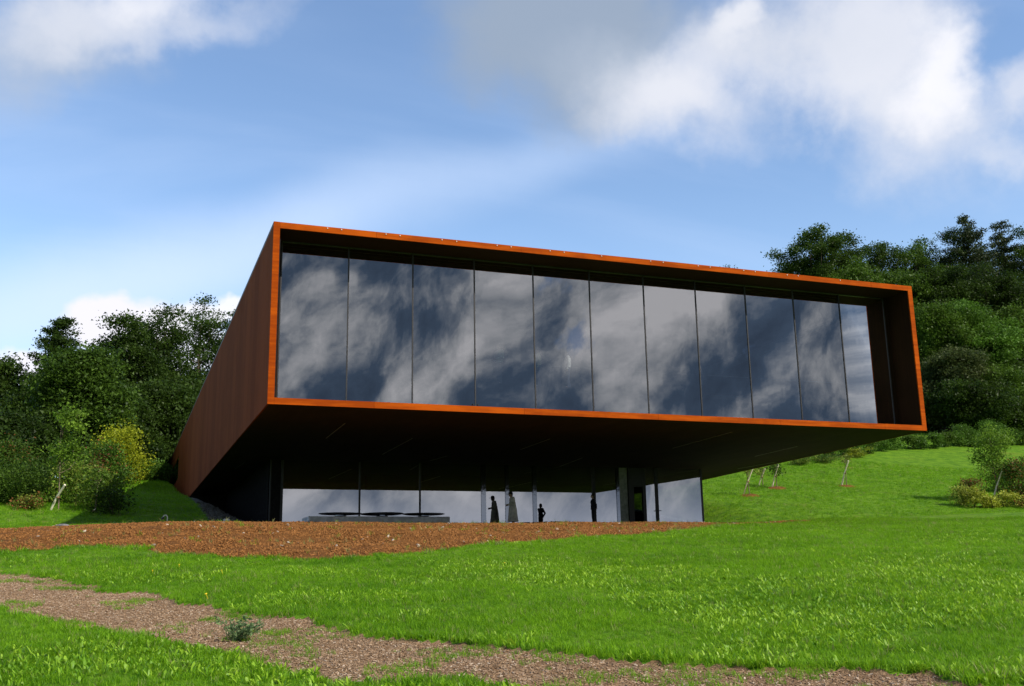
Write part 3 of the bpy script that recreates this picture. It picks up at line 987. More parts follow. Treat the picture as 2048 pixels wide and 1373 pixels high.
def person(label, loc, h, face_deg, top, legs, hair='hair', coat=None, cap=False, arms='down', stoop=0.0, group=None, skirt_w=0.30):
    """faces +x in its own frame; h is standing height"""
    root = thing('person', label, 'person', loc, group)
    s = h / 1.76
    root.rotation_euler = (0, 0, R(face_deg))
    root.scale = (s, s, s)
    lean = stoop
    def sp(z):                                   # forward offset of the spine at height z
        return lean * max(0, (z - 0.95) / 0.7) ** 1.5
    hd = (sp(1.62) + 0.05 * (lean > 0), 0, 1.62 - lean * 0.25)
    parts = [('b', hd, (0.098, 0.078, 0.122)), ('b', (hd[0] + 0.02, 0, hd[2] - 0.07), (0.072, 0.058, 0.06)), ('b', (hd[0] + 0.098, 0, hd[2] - 0.015), (0.022, 0.013, 0.024)),
             ('b', (hd[0] + 0.087, 0, hd[2] - 0.062), (0.012, 0.026, 0.010)),
             ('b', (hd[0], 0.078, hd[2] - 0.01), (0.020, 0.012, 0.032)), ('b', (hd[0], -0.078, hd[2] - 0.01), (0.020, 0.012, 0.032)),
             ('c', (hd[0] - 0.015, 0, hd[2] - 0.09), (sp(1.42), 0, 1.40), 0.055, 0.062),
             ('b', (sp(1.30), 0, 1.28), (0.12, 0.17, 0.17)), ('b', (sp(1.08), 0, 1.08), (0.105, 0.15, 0.16)), ('b', (0, 0, 0.94), (0.115, 0.165, 0.13))]
    arm_pts = {}
    for sgn in (-1, 1):
        sh = (sp(1.42), sgn * 0.19, 1.41)
        if arms == 'down':
            el, wr = (sh[0] - 0.03, sgn * 0.24, 1.12), (sh[0] + 0.05, sgn * 0.24, 0.87)
        elif arms == 'behind':
            el, wr = (sh[0] - 0.14, sgn * 0.25, 1.14), (sh[0] - 0.17, sgn * 0.06, 0.98)
        else:                                     # 'front': hands held before the belly
            el, wr = (sh[0] + 0.01, sgn * 0.25, 1.13), (sh[0] + 0.23, sgn * 0.10, 1.08)
        arm_pts[sgn] = (sh, el, wr)
        parts += [('c', sh, el, 0.050, 0.040), ('c', el, wr, 0.040, 0.029)]
        w, e = Vector(wr), Vector(el)
        ax = (w - e).normalized()
        side = Vector((1, 0, 0)) if abs(ax.x) < 0.7 else Vector((0, 0, 1))
        side = (side - ax * side.dot(ax)).normalized()
        pm = w + ax * 0.07
        parts.append(('c', tuple(w + ax * 0.02), tuple(pm), 0.030, 0.034))
        nrm = ax.cross(side)
        for i, ln in enumerate((0.068, 0.078, 0.072, 0.055)):
            b0 = pm + side * (0.031 - 0.021 * i)
            k1 = b0 + ax * ln * 0.55 + nrm * 0.006 * sgn
            parts += [('c', tuple(b0), tuple(k1), 0.012, 0.011), ('c', tuple(k1), tuple(k1 + ax * ln * 0.42 + nrm * 0.02 * sgn), 0.011, 0.010)]
        t0 = w + ax * 0.03 + side * 0.028
        parts.append(('c', tuple(t0), tuple(t0 + side * 0.035 + ax * 0.045), 0.014, 0.011))
    foot = {}
    for sgn in (-1, 1):
        hp, kn, an = (0, sgn * 0.09, 0.90), (0.02, sgn * 0.095, 0.49), (-0.02 + 0.05 * sgn, sgn * 0.10, 0.085)
        foot[sgn] = (hp, kn, an)
        parts += [('c', hp, kn, 0.080, 0.055), ('c', kn, an, 0.055, 0.036), ('c', an, (an[0] + 0.14, an[1] * 1.15, 0.035), 0.040, 0.032)]
    remeshed(parts, 0.0125, M['skin'], 'body', root, loc)
    # shoes, trousers, top: garments that follow the body
    for sgn in (-1, 1):
        an = foot[sgn][2]
        remeshed([('c', (an[0] - 0.03, an[1], 0.045), (an[0] + 0.15, an[1] * 1.15, 0.040), 0.045, 0.042)], 0.012, M['black'], 'shoe', root, loc)
    tp = [('b', (0, 0, 0.94), (0.135, 0.182, 0.135))]
    for sgn in (-1, 1):
        hp, kn, an = foot[sgn]
        tp += [('c', hp, kn, 0.098, 0.070), ('c', kn, (an[0], an[1], 0.11), 0.070, 0.058)]
    remeshed(tp, 0.018, M[legs], 'trousers', root, loc)
    jk = [('b', (sp(1.30), 0, 1.28), (0.142, 0.195, 0.185)), ('b', (sp(1.08), 0, 1.08), (0.132, 0.178, 0.18)), ('b', (0.0, 0, 0.96), (0.138, 0.182, 0.09)),
          ('c', (sp(1.40), -0.13, 1.41), (sp(1.40), 0.13, 1.41), 0.075, 0.075)]
    for sgn in (-1, 1):
        sh, el, wr = arm_pts[sgn]
        jk += [('c', sh, el, 0.070, 0.056), ('c', el, wr, 0.056, 0.044)]
    remeshed(jk, 0.018, M[top], 'jacket' if coat is None else 'coat_top', root, loc)
    if coat:
        w = skirt_w
        loft([(0.0, 0, coat, w, w * 0.95), (0.0, 0, 0.62, w * 0.82, w * 0.86), (0, 0, 0.86, 0.20, 0.225), (sp(1.05), 0, 1.06, 0.16, 0.20), (sp(1.2), 0, 1.22, 0.15, 0.195)], 'coat_skirt', M[top], root, fold=0.03, close=False)
    hb = [('b', (hd[0] - 0.018, 0, hd[2] + 0.028), (0.102, 0.092, 0.110)), ('b', (hd[0] - 0.055, 0, hd[2] - 0.03), (0.062, 0.080, 0.09))]
    remeshed(hb, 0.014, M[hair], 'hair', root, loc)
    if cap:
        remeshed([('b', (hd[0] - 0.005, 0, hd[2] + 0.055), (0.112, 0.100, 0.088))], 0.014, M['cloth_dark'], 'cap', root, loc)
        v = [(hd[0] + 0.07, -0.085, hd[2] + 0.055), (hd[0] + 0.20, -0.06, hd[2] + 0.00), (hd[0] + 0.22, 0, hd[2] - 0.005), (hd[0] + 0.20, 0.06, hd[2] + 0.00), (hd[0] + 0.07, 0.085, hd[2] + 0.055)]
        me = mesh_py(v, [(0, 1, 2, 3, 4)]); me.materials.append(M['cloth_dark'])
        o = bpy.data.objects.new('cap_brim', me); COL.objects.link(o); o.parent = root
        sm = o.modifiers.new('thickness', 'SOLIDIFY'); sm.thickness = 0.008
    return root


def stand(px, Y):
    d = ray(px, 1040); p = d / d[1] * Y
    return (p[0], Y, float(ground_z(p[0], Y)) + 0.005)


person('person in a long cream coat and dark cap facing left at the grey door posts', stand(1026, 50.2), 1.84, 180, 'cloth_cream', 'cloth_dark', coat=0.26, cap=True, stoop=0.06, arms='front', skirt_w=0.27)
person('man in dark jacket and trousers with hands behind his back, standing alone under the overhang', stand(1187, 48.0), 1.66, 160, 'cloth_navy', 'cloth_dark', arms='behind')
for px, py, top, lab, hh in ((998, 700, 'cloth_blue', 'person in a pale blue shirt behind the upper window, leftmost of three', 1.75),
                             (1076, 706, 'cloth_green', 'person in a pale green top behind the upper window, beside a mullion', 1.68),
                             (1135, 706, 'cloth_white', 'person in a white top behind the upper window, rightmost of three', 1.68)):
    d = ray(px, py)
    Yp = 38.2
    p = d / d[1] * Yp
    person(lab, (p[0], Yp, 7.503), hh, 200 if top == 'cloth_blue' else 160, top, 'cloth_jeans', arms='front' if top == 'cloth_blue' else 'down')


# ------------------------------------------------------------------ foliage builder
def leaf_mesh(C, size, up=0.35, tone=None, aspect=0.55, seed=0, outward=None, tri=False):
    """C (n,3) leaf centres; rhombic folded leaves as quads"""
    g_ = np.random.default_rng(seed)
    n = len(C)
    u = g_.normal(size=(n, 3)); u /= np.linalg.norm(u, axis=1)[:, None]
    w = g_.normal(size=(n, 3)); w[:, 2] += up * 3
    if outward is not None:
        w += outward * 1.2
    w /= np.linalg.norm(w, axis=1)[:, None]
    u = u - w * (u * w).sum(1)[:, None]; u /= np.linalg.norm(u, axis=1)[:, None]
    v = np.cross(w, u)
    s = (size * g_.uniform(0.6, 1.35, n))[:, None]
    V = np.empty((n, 4, 3))
    V[:, 0] = C - u * s * 0.5
    V[:, 1] = C + v * s * aspect * 0.5 + w * s * 0.10
    V[:, 2] = C + u * s * 0.5 - w * s * 0.08
    V[:, 3] = C - v * s * aspect * 0.5 + w * s * 0.10
    nv = 3 if tri else 4
    if tri:                                       # far leaves: one triangle each
        V[:, 1] = C + v * s * aspect * 0.55 - u * s * 0.1
        V = np.stack([V[:, 1], V[:, 2], C - v * s * aspect * 0.55 - u * s * 0.35], 1)
    me = bpy.data.meshes.new('leaves')
    me.vertices.add(n * nv); me.vertices.foreach_set('co', V.reshape(-1))
    me.loops.add(n * nv); me.loops.foreach_set('vertex_index', np.arange(n * nv, dtype=np.int32))
    me.polygons.add(n)
    me.polygons.foreach_set('loop_start', np.arange(0, n * nv, nv, dtype=np.int32))
    me.polygons.foreach_set('loop_total', np.full(n, nv, np.int32))
    me.update(calc_edges=True)
    if tone is None:
        tone = g_.uniform(0, 1, n)
    a = me.attributes.new('tone', 'FLOAT', 'POINT')
    a.data.foreach_set('value', np.repeat(np.clip(tone, 0, 1), nv).astype(np.float32))
    return me


def crown_points(H, hb, W, shape, n_clump, per, cr, seed):
    """leaf centres about the trunk base; returns centres, tones, clump centres"""
    g_ = np.random.default_rng(seed)
    out, tones, cl = [], [], []
    ch = H - hb
    if shape == 'spruce' or shape == 'larch':
        nl = max(8, int(ch / 0.62))
        for i in range(nl):
            t = (i + g_.uniform(-0.3, 0.3)) / nl
            t = min(max(t, 0.0), 0.99)
            rad = W / 2 * (1 - t) ** (0.75 if shape == 'spruce' else 0.6) * g_.uniform(0.55, 1.2) + 0.35
            nb = max(4, int(7 * (1 - t) + 4))
            for b in range(nb):
                az = g_.uniform(0, 2 * math.pi)
                rr = rad * g_.uniform(0.7, 1.15)
                m = max(2, int(rr / 0.55))
                for k_ in range(m):
                    q_ = (k_ + 0.7) / m
                    dr = -0.22 * rr * q_ ** 1.4 if shape == 'spruce' else 0.16 * rr * q_
                    cl.append((rr * q_ * math.cos(az), rr * q_ * math.sin(az), hb + ch * t + dr))
        cl = np.array(cl)
        sig = np.array([0.34, 0.34, 0.20])
        per = max(8, int(n_clump * per / len(cl)))
    else:
        lob = []
        nlob = 7 if shape == 'round' else 11
        for i in range(nlob):
            t = g_.uniform(0.15, 0.86)
            prof = math.sin(math.pi * min(1, (0.18 + 0.78 * t))) ** 0.6
            az = g_.uniform(0, 2 * math.pi)
            off = W / 2 * prof * g_.uniform(0.25, 0.72)
            lr = W * g_.uniform(0.16, 0.27)
            lob.append((off * math.cos(az), off * math.sin(az), hb + ch * t, lr, lr * g_.uniform(0.7, 1.0)))
        lob.append((g_.uniform(-0.1, 0.1) * W, g_.uniform(-0.1, 0.1) * W, H - W * 0.16, W * 0.17, W * 0.16))
        lob.append((0, 0, hb + ch * 0.45, W * 0.33, ch * 0.42))
        wgt = np.array([l[3] ** 2 for l in lob]); wgt /= wgt.sum()
        while len(cl) < n_clump:
            l = lob[g_.choice(len(lob), p=wgt)]
            d = g_.normal(size=3); d /= np.linalg.norm(d)
            r_ = g_.uniform(0.72, 1.06)
            p = np.array([l[0] + d[0] * l[3] * r_, l[1] + d[1] * l[3] * r_, l[2] + d[2] * l[4] * r_])
            if p[2] < hb * 0.8 or p[2] > H:
                continue
            cl.append(p)
        cl = np.array(cl)
        sig = np.array([1, 1, 0.55]) * cr * 0.5
    ctone = g_.uniform(0, 1, len(cl))
    npc = g_.poisson(per, len(cl))
    idx = np.repeat(np.arange(len(cl)), npc)
    P = cl[idx] + g_.normal(size=(len(idx), 3)) * sig
    T = ctone[idx] * 0.7 + g_.uniform(0, 0.3, len(idx))
    return P, T, cl


def limbs(cl, H, r0, hb, seed, n=16, fork=0.55):
    g_ = np.random.default_rng(seed + 5)
    b = B()
    bend = g_.uniform(-0.25, 0.25, 2)
    top = np.array([bend[0], bend[1], H * 0.86])
    b.tube([(0, 0, -0.4), (0, 0, 0.15), (bend[0] * 0.4, bend[1] * 0.4, H * 0.35), (bend[0], bend[1], H * 0.62), tuple(top)], [r0 * 1.5, r0 * 1.1, r0 * 0.8, r0 * 0.45, r0 * 0.10], 8)
    pick = g_.choice(len(cl), min(n, len(cl)), replace=False)
    for i in pick:
        e = cl[i]
        z0 = np.clip(e[2] - g_.uniform(0.15, 0.45) * H * 0.5, hb * 0.6, H * 0.8)
        s = np.array([bend[0] * z0 / H, bend[1] * z0 / H, z0])
        m = (s + e) / 2 + np.array([0, 0, -0.04 * H]) + g_.normal(size=3) * 0.02 * H
        rr = max(0.02, r0 * fork * (1 - z0 / H) + 0.012)
        b.tube([s, m, e], [rr, rr * 0.6, rr * 0.2], 5, False)
    return b


def tree(name, label, cat, base, H, W, hb=None, shape='irregular', leaf=0.26, n_clump=150, per=110, cr=1.4, m='leaf_dark', seed=1, r0=None, group=None, bark='bark', extra=None, nl=16, up=0.3):
    root = thing(name, label, cat, base, group)
    hb = H * 0.15 if hb is None else hb
    P, T, cl = crown_points(H, hb, W, shape, n_clump, per, cr, seed)
    me = leaf_mesh(P, leaf, up, T, seed=seed, tri=leaf > 0.25, aspect=0.45 if shape in ('spruce', 'larch') else 0.6)
    me.materials.append(M[m])
    if extra:                                     # a share of the clumps in a second leaf colour
        me.materials.append(M[extra[0]])
        mi = np.zeros(len(P), np.int32)
        ex = (np.random.default_rng(seed).uniform(size=len(P)) < extra[1] * (0.3 + 1.4 * T))
        mi[ex] = 1
        me.polygons.foreach_set('material_index', mi)
    o = bpy.data.objects.new('crown', me); COL.objects.link(o); o.parent = root
    r0 = r0 or max(0.03, H * 0.018)
    bb = limbs(cl, H, r0, hb, seed, nl)
    t_ = bpy.data.objects.new('trunk', mesh_py(bb.v, bb.f, True)); COL.objects.link(t_); t_.parent = root
    t_.data.materials.append(M[bark])
    return root


def tree_px(px, top, wpx, Y, label, name='broadleaf_tree', cat='tree', wide=1.2, **kw):
    d = ray(px, top); p = d / d[1] * Y
    g0 = float(ground_z(p[0], Y)) - 0.1
    W = wpx / FPX * p.dot(AF) * wide
    kw.setdefault('leaf', 0.36)
    kw['n_clump'] = int(kw['n_clump'] * 1.15); kw['per'] = int(kw['per'] * 1.75)
    return tree(name, label, cat, (p[0], Y, g0), p[2] - g0, W, **kw)


GL, GRT = 'trees left of the building', 'trees in the wood behind the right lawn'
LT = [
    (18, 722, 110, 116, 'thin ragged dark tree at the left edge of the photo', dict(hb=3.0, n_clump=90, per=100, m='leaf_dark', seed=21, shape='irregular', cr=1.3)),
    (126, 632, 140, 112, 'tall pointed dark tree with loose spiky top, left group', dict(name='conifer_tree', shape='larch', hb=3, n_clump=300, per=100, m='leaf_dark', seed=22, leaf=0.34)),
    (90, 745, 190, 108, 'dense dark tree low between the pointed tree and the left edge', dict(hb=1.0, n_clump=150, per=120, m='leaf_dark', seed=23)),
    (182, 704, 175, 100, 'broad mid green bushy tree in front of the pointed tree', dict(hb=1.2, n_clump=230, per=130, m='leaf_mid', seed=24, shape='round', cr=1.5)),
    (240, 636, 170, 118, 'dark rounded tree behind the bushy tree, left group', dict(hb=2.0, n_clump=190, per=110, m='leaf_dark', seed=25)),
    (330, 618, 160, 124, 'dark broad tree between two taller crowns, left group', dict(hb=6.0, n_clump=140, per=90, m='leaf_dark', seed=26, nl=24)),
    (408, 592, 215, 132, 'tallest spreading dark tree beside the building with sky showing through', dict(hb=7.0, n_clump=150, per=72, m='leaf_dark', seed=27, cr=1.3, nl=40)),
    (305, 775, 210, 113, 'lower dark tree standing in front of the tallest crowns', dict(hb=0.8, n_clump=200, per=130, m='leaf_dark', seed=28)),
    (390, 760, 170, 122, 'dark low tree next to the rear corner of the rusty wall', dict(hb=0.6, n_clump=180, per=120, m='leaf_dark', seed=29)),
    (220, 800, 200, 108, 'shaded dense tree just behind the yellow green shrub', dict(hb=0.5, n_clump=180, per=130, m='leaf_dark', seed=30)),
    (30, 840, 150, 95, 'dark leafy tree above the round bush at far left', dict(hb=0.5, n_clump=130, per=120, m='leaf_dark', seed=31)),
    (115, 830, 150, 99, 'shaded dark tree behind the staked sapling thicket', dict(hb=0.5, n_clump=150, per=130, m='leaf_dark', seed=32)),
]
for px, tp, w, Y, lab, kw in LT:
    tree_px(px, tp, w, Y, lab, group=GL, wide=1.08, **kw)
RT = [
    (1612, 458, 165, 128, 'dark rounded tree that rises left of the wood, over the roof', dict(m='leaf_dark', seed=41, n_clump=210, per=130)),
    (1556, 497, 66, 130, 'small ragged tree at the left end of the wood', dict(m='leaf_dark', seed=42, n_clump=60, per=110)),
    (1455, 522, 52, 150, 'small treetop peeping just over the rusty roof edge', dict(m='leaf_dark', seed=43, n_clump=40, per=100, hb=8)),
    (1748, 478, 130, 136, 'dark feathery topped tree behind the wood edge', dict(m='leaf_dark', seed=44, n_clump=130, per=120)),
    (1825, 478, 125, 134, 'mid green round tree on the skyline of the wood', dict(m='leaf_mid', seed=45, n_clump=140, per=120)),
    (1845, 474, 130, 137, 'dark green tree on the skyline left of the tall larch', dict(m='leaf_dark', seed=46, n_clump=120, per=120)),
    (1928, 430, 150, 130, 'tall larch with tiered ragged top above the wood', dict(name='conifer_tree', shape='larch', m='leaf_grey', seed=47, n_clump=420, per=110, hb=4, leaf=0.42)),
    (1998, 440, 165, 131, 'second tall larch right of the first with broken top', dict(name='conifer_tree', shape='larch', m='leaf_grey', seed=48, n_clump=420, per=110, hb=4, leaf=0.42)),
    (2060, 462, 130, 131, 'dark conifer cut by the right edge of the photo', dict(name='conifer_tree', shape='spruce', m='leaf_grey', seed=49, n_clump=150, per=110, hb=3)),
    (1690, 520, 150, 122, 'mid green leafy tree just behind the roof corner, wood', dict(m='leaf_mid', seed=50, n_clump=190, per=120)),
    (1780, 532, 150, 120, 'mid green leafy tree above the top right corner of the box', dict(m='leaf_mid', seed=51, n_clump=190, per=120)),
    (1880, 535, 190, 118, 'large dark green tree below the tall larch', dict(m='leaf_dark', seed=52, n_clump=260, per=130)),
    (1985, 520, 190, 119, 'large dense dark tree below the second larch', dict(m='leaf_dark', seed=53, n_clump=260, per=130)),
    (2080, 540, 180, 117, 'dark tree at the right edge, second row of the wood', dict(m='leaf_dark', seed=54, n_clump=180, per=130)),
    (1868, 618, 130, 110, 'sunlit green tree beside the right rim of the box', dict(m='leaf_mid', seed=55, n_clump=190, per=130, hb=2)),
    (1945, 600, 170, 109, 'fresh green spreading tree in the middle of the wood', dict(m='leaf_bright', seed=56, n_clump=230, per=130, hb=3)),
    (2030, 620, 180, 110, 'shaded green tree at the right edge above the shrubs', dict(m='leaf_mid', seed=57, n_clump=230, per=130, hb=2)),
    (1882, 705, 150, 104, 'dull green bushy tree right of the box, half way up', dict(m='leaf_greyish', seed=58, n_clump=190, per=130, hb=1.0)),
    (1970, 725, 150, 103, 'dark bushy tree low in the wood edge', dict(m='leaf_mid', seed=59, n_clump=200, per=130, hb=1.2)),
    (2055, 735, 150, 102, 'dark low tree at the right edge, front of the wood', dict(m='leaf_dark', seed=60, n_clump=190, per=130, hb=1.0)),
    (1925, 770, 150, 100, 'dark bushy tree just above the hedge', dict(m='leaf_dark', seed=61, n_clump=150, per=130, hb=1.2)),
    (1838, 760, 130, 107, 'shaded low tree hidden behind the lower right corner of the box', dict(m='leaf_dark', seed=68, n_clump=110, per=110, hb=0.6)),
    (1676, 472, 135, 130, 'dark tree filling the skyline right of the rounded tree', dict(m='leaf_dark', seed=62, n_clump=150, per=120, hb=1.0)),
    (1893, 462, 140, 133, 'dark leafy tree at the left foot of the tall larch', dict(m='leaf_dark', seed=64, n_clump=150, per=120, hb=2.0)),
    (1966, 456, 140, 135, 'dark leafy tree between the two larches', dict(m='leaf_dark', seed=65, n_clump=150, per=120, hb=2.0)),
    (2040, 460, 150, 129, 'dark leafy tree right of the second larch', dict(m='leaf_dark', seed=66, n_clump=150, per=120, hb=2.0)),
    (1785, 470, 150, 140, 'dark tree behind the round skyline trees', dict(m='leaf_dark', seed=67, n_clump=140, per=120, hb=2.0)),
    (2010, 800, 120, 100, 'low dark bush tree above the hedge, near the right edge', dict(m='leaf_dark', seed=63, n_clump=110, per=120, hb=0.8)),
]
for px, tp, w, Y, lab, kw in RT:
    tree_px(px, tp, w, Y, lab, group=GRT, **kw)


# bare dead treetop in the skyline
def dead_tree(px, top, Y, label, seed):
    d = ray(px, top); p = d / d[1] * Y
    g0 = float(ground_z(p[0], Y))
    H = p[2] - g0
    root = thing('dead_tree', label, 'tree', (p[0], Y, g0))
    g_ = np.random.default_rng(seed)
    b = B().tube([(0, 0, -0.3), (0.1, 0, H * 0.5), (0.0, 0.1, H)], [0.28, 0.17, 0.03], 6)
    t_ = bpy.data.objects.new('trunk', mesh_py(b.v, b.f)); COL.objects.link(t_); t_.parent = root; t_.data.materials.append(M['bark'])
    for i in range(16):
        z = H * g_.uniform(0.66, 0.99); az = g_.uniform(0, 6.28); ln = g_.uniform(0.5, 1.5)
        e = np.array([math.cos(az) * ln, math.sin(az) * ln, z + ln * g_.uniform(0.1, 0.6)])
        b = B().tube([(0, 0.05, z), tuple((np.array([0, 0.05, z]) + e) / 2 + [0, 0, -0.05]), tuple(e)], [0.035, 0.026, 0.014], 4)
        o = bpy.data.objects.new('branch', mesh_py(b.v, b.f)); COL.objects.link(o); o.parent = root; o.data.materials.append(M['bark'])


dead_tree(1690, 470, 134, 'bare grey dead treetop on the skyline right of the dark rounded tree', 5)

# hedge along the top of the right lawn: separate young hedge plants
hd_px = np.linspace(1660, 2075, 17)
for i, px in enumerate(hd_px):
    by = np.interp(px, [1660, 1750, 1900, 2048, 2100], [918, 905, 893, 890, 889]) + rnd.uniform(-2, 2)
    c = on_ground(px, by)
    hgt = rnd.uniform(1.55, 1.85)
    tree('hedge_shrub', 'young green hedge shrub in the row along the top of the lawn', 'shrub', (c[0], c[1], float(ground_z(c[0], c[1])) - 0.1), hgt, 1.9, hb=0.1,
         shape='round', leaf=0.16, n_clump=46, per=42, cr=0.55, m='leaf_bright' if i % 3 else 'leaf_mid', seed=200 + i, group='shrubs of the lawn hedge', nl=5, r0=0.03)

# saplings with leaning stakes on the right lawn
def staked(px_base, px_top, Yb, label_t, label_s, seed, m='leaf_olive', nleaf=22, cr_h=None, soil=True, cat='sapling', Hs=None, W=1.3, stake_w=0.055):
    c = on_ground(*px_base)
    if Yb:
        d = ray(*px_base); c = d / d[1] * Yb
    depth = c.dot(AF)
    d = ray(*px_top); tpt = d / d.dot(AF) * depth * 0.995
    g0 = float(ground_z(c[0], c[1]))
    st = B().tube([(c[0], c[1], g0 - 0.3), tuple((np.array([c[0], c[1], g0]) + tpt) / 2), tuple(tpt)], [stake_w, stake_w, stake_w * 0.95], 8)
    prop(st.build('tree_stake', M['stake']), label_s, 'stake', 'leaning wooden tree stakes')
    mid = (np.array([c[0], c[1], g0]) + tpt) / 2
    tx = mid[0] + 0.12; ty = mid[1] + 0.02
    tg = float(ground_z(tx, ty))
    H = Hs or (tpt[2] - g0) * 1.45
    root = tree('sapling', label_t, cat, (tx, ty, tg - 0.05), H, W, hb=H * 0.42, shape='irregular', leaf=0.15, n_clump=nleaf, per=24, cr=0.5, m=m, seed=seed, r0=0.032, group='staked saplings', bark='sapling_bark', nl=12)
    b = B().lathe((tx - 0.06, ty, mid[2] - 0.04), [(0.10, 0), (0.115, 0.03), (0.115, 0.06), (0.10, 0.09)], 10)
    b.build('tie', M['tie'], root)
    if soil:
        k = B()
        gg = np.random.default_rng(seed)
        vv, ff = [(tx, ty, float(ground_z(tx, ty)) + 0.10)], []
        for ri, rr in enumerate((0.35, 0.62, 0.85)):
            for j in range(16):
                w_ = 2 * math.pi * j / 16
                r2 = rr * gg.uniform(0.85, 1.15)
                x_, y_ = tx + r2 * math.cos(w_), ty + r2 * math.sin(w_)
                vv.append((x_, y_, float(ground_z(x_, y_)) + (0.10, 0.06, -0.05)[ri] + gg.uniform(-0.02, 0.02) * (ri < 2)))
        ff += [(0, 1 + j, 1 + (j + 1) % 16) for j in range(16)]
        for r_ in range(2):
            ff += [(1 + r_ * 16 + j, 17 + r_ * 16 + j, 17 + r_ * 16 + (j + 1) % 16, 1 + r_ * 16 + (j + 1) % 16) for j in range(16)]
        k.v, k.f = vv, ff
        prop(k.build('soil_mound', M['g_soil'], None, True), 'ring of bare brown soil round the foot of a sapling', 'soil', 'soil rings of the staked saplings', 'stuff')


staked((1484, 991), (1506, 936), 0, 'thin sapling beside the left stake under the box edge', 'leaning pale stake nearest the glass corner', 301, 'leaf_olive', 8)
staked((1515, 972), (1530, 938), 0, 'thin sapling behind the middle stake under the box edge', 'leaning pale stake in the middle, furthest up the slope', 302, 'leaf_olive', 8, soil=False)
staked((1542, 976), (1557, 930), 0, 'leafy sapling with dark leaves beside the third stake', 'leaning stake half hidden by a leafy sapling', 303, 'leaf_mid', 22)
staked((1681, 972), (1697, 922), 0, 'reddish thin sapling alone in the middle of the right lawn', 'leaning pale stake alone in the middle of the right lawn', 304, 'leaf_olive', 9)
staked((1982, 1006), (2004, 942), 0, 'young leafy birch like tree among the shrubs at right', 'leaning bleached stake among the right shrubs', 305, 'leaf_fresh', 120, soil=False, Hs=5.7, W=3.4)
staked((96, 1030), (130, 970), 56, 'tall narrow sapling rising from the left thicket', 'leaning stake in front of the left thicket', 306, 'leaf_fresh', 80, soil=False, Hs=5.4, W=2.4)
staked((178, 1040), (192, 1018), 55, 'small sapling in the shade of the left mound', 'short grey stake in the shade at the left mound', 307, 'leaf_mid', 26, soil=False, Hs=2.6, W=1.6, stake_w=0.03)

# shrubs: (px, py_base, top, width, label, material, extra, name)
SH = [
    (40, 1008, 922, 150, 'round dense dark bush at the far left lawn edge', 'leaf_mid', None, 1.6, 62),
    (-20, 1006, 940, 130, 'dark bush cut by the left edge of the photo', 'leaf_mid', None, 1.4, 60),
    (20, 985, 880, 110, 'rust tinted tall shrub behind the round bush', 'leaf_mid', ('leaf_red', 0.10), 1.2, 66),
    (245, 985, 846, 100, 'yellow green upright shrub glowing against the dark trees', 'leaf_yellow', None, 1.2, 88),
    (205, 985, 888, 90, 'mid green shrub left of the yellow green shrub', 'leaf_bright', ('leaf_red', 0.08), 1.1, 84),
    (150, 1028, 920, 110, 'light green shrub in the left thicket, in sun', 'leaf_fresh', ('leaf_olive', 0.4), 1.0, 60),
    (190, 1035, 935, 100, 'green shrub half in shade next to the mound', 'leaf_fresh', ('leaf_olive', 0.4), 1.0, 57),
    (190, 960, 905, 44, 'reddish brown leaved shrub in the left thicket', 'leaf_red', None, 0.7, 68),
    (225, 1040, 975, 75, 'dark shaded shrub at the foot of the mound', 'leaf_dark', None, 0.8, 54),
    (65, 1020, 990, 60, 'low brownish scrub on the left lawn', 'leaf_olive', ('leaf_red', 0.3), 0.6, 56),
    (298, 970, 925, 90, 'bright low shrub between the yellow shrub and the wall', 'leaf_bright', None, 0.9, 104),
    (330, 968, 928, 60, 'bright green hedge plant against the rear wall corner', 'leaf_bright', ('leaf_yellow', 0.3), 0.8, 110),
    (1925, 1012, 972, 46, 'golden leaved shrub at the left end of the right shrubbery', 'leaf_gold', ('leaf_mid', 0.3), 0.55, 0),
    (1950, 1016, 975, 56, 'yellow green low shrub beside the golden one', 'leaf_yellow', ('leaf_gold', 0.5), 0.5, 0),
    (1942, 998, 948, 50, 'rust red leaved shrub in the right shrubbery', 'leaf_red', ('leaf_mid', 0.4), 0.55, 0),
    (2012, 1015, 985, 50, 'golden yellow shrub right of the leaning stake', 'leaf_gold', ('leaf_yellow', 0.4), 0.5, 0),
    (1985, 1018, 990, 50, 'small yellow shrub at the foot of the leaning stake', 'leaf_yellow', ('leaf_gold', 0.4), 0.45, 0),
    (2045, 1010, 910, 80, 'tall mixed shrub with red tips at the right edge', 'leaf_bright', ('leaf_red', 0.25), 0.9, 0),
    (2008, 985, 925, 80, 'broad green shrub behind the leaning stake', 'leaf_fresh', ('leaf_red', 0.06), 0.9, 0),
    (2060, 1018, 985, 60, 'pale dry shrub at the right edge by the crest', 'leaf_gold', ('leaf_red', 0.2), 0.5, 0),
    (1925, 892, 850, 46, 'bright upright bush growing out of the hedge', 'leaf_bright', None, 0.8, 0),
    (1985, 890, 842, 60, 'tall bright bush behind the birch like tree', 'leaf_bright', None, 0.9, 0),
    (1600, 930, 914, 60, 'olive weeds below the edge of the box', 'leaf_bright', ('leaf_olive', 0.5), 0.5, 0),
    (1650, 925, 908, 70, 'tall weeds on the slope under the box edge', 'leaf_bright', ('leaf_olive', 0.4), 0.5, 0),
    (1710, 915, 898, 60, 'yellowish weeds left of the hedge', 'leaf_yellow', ('leaf_olive', 0.5), 0.5, 0),
]
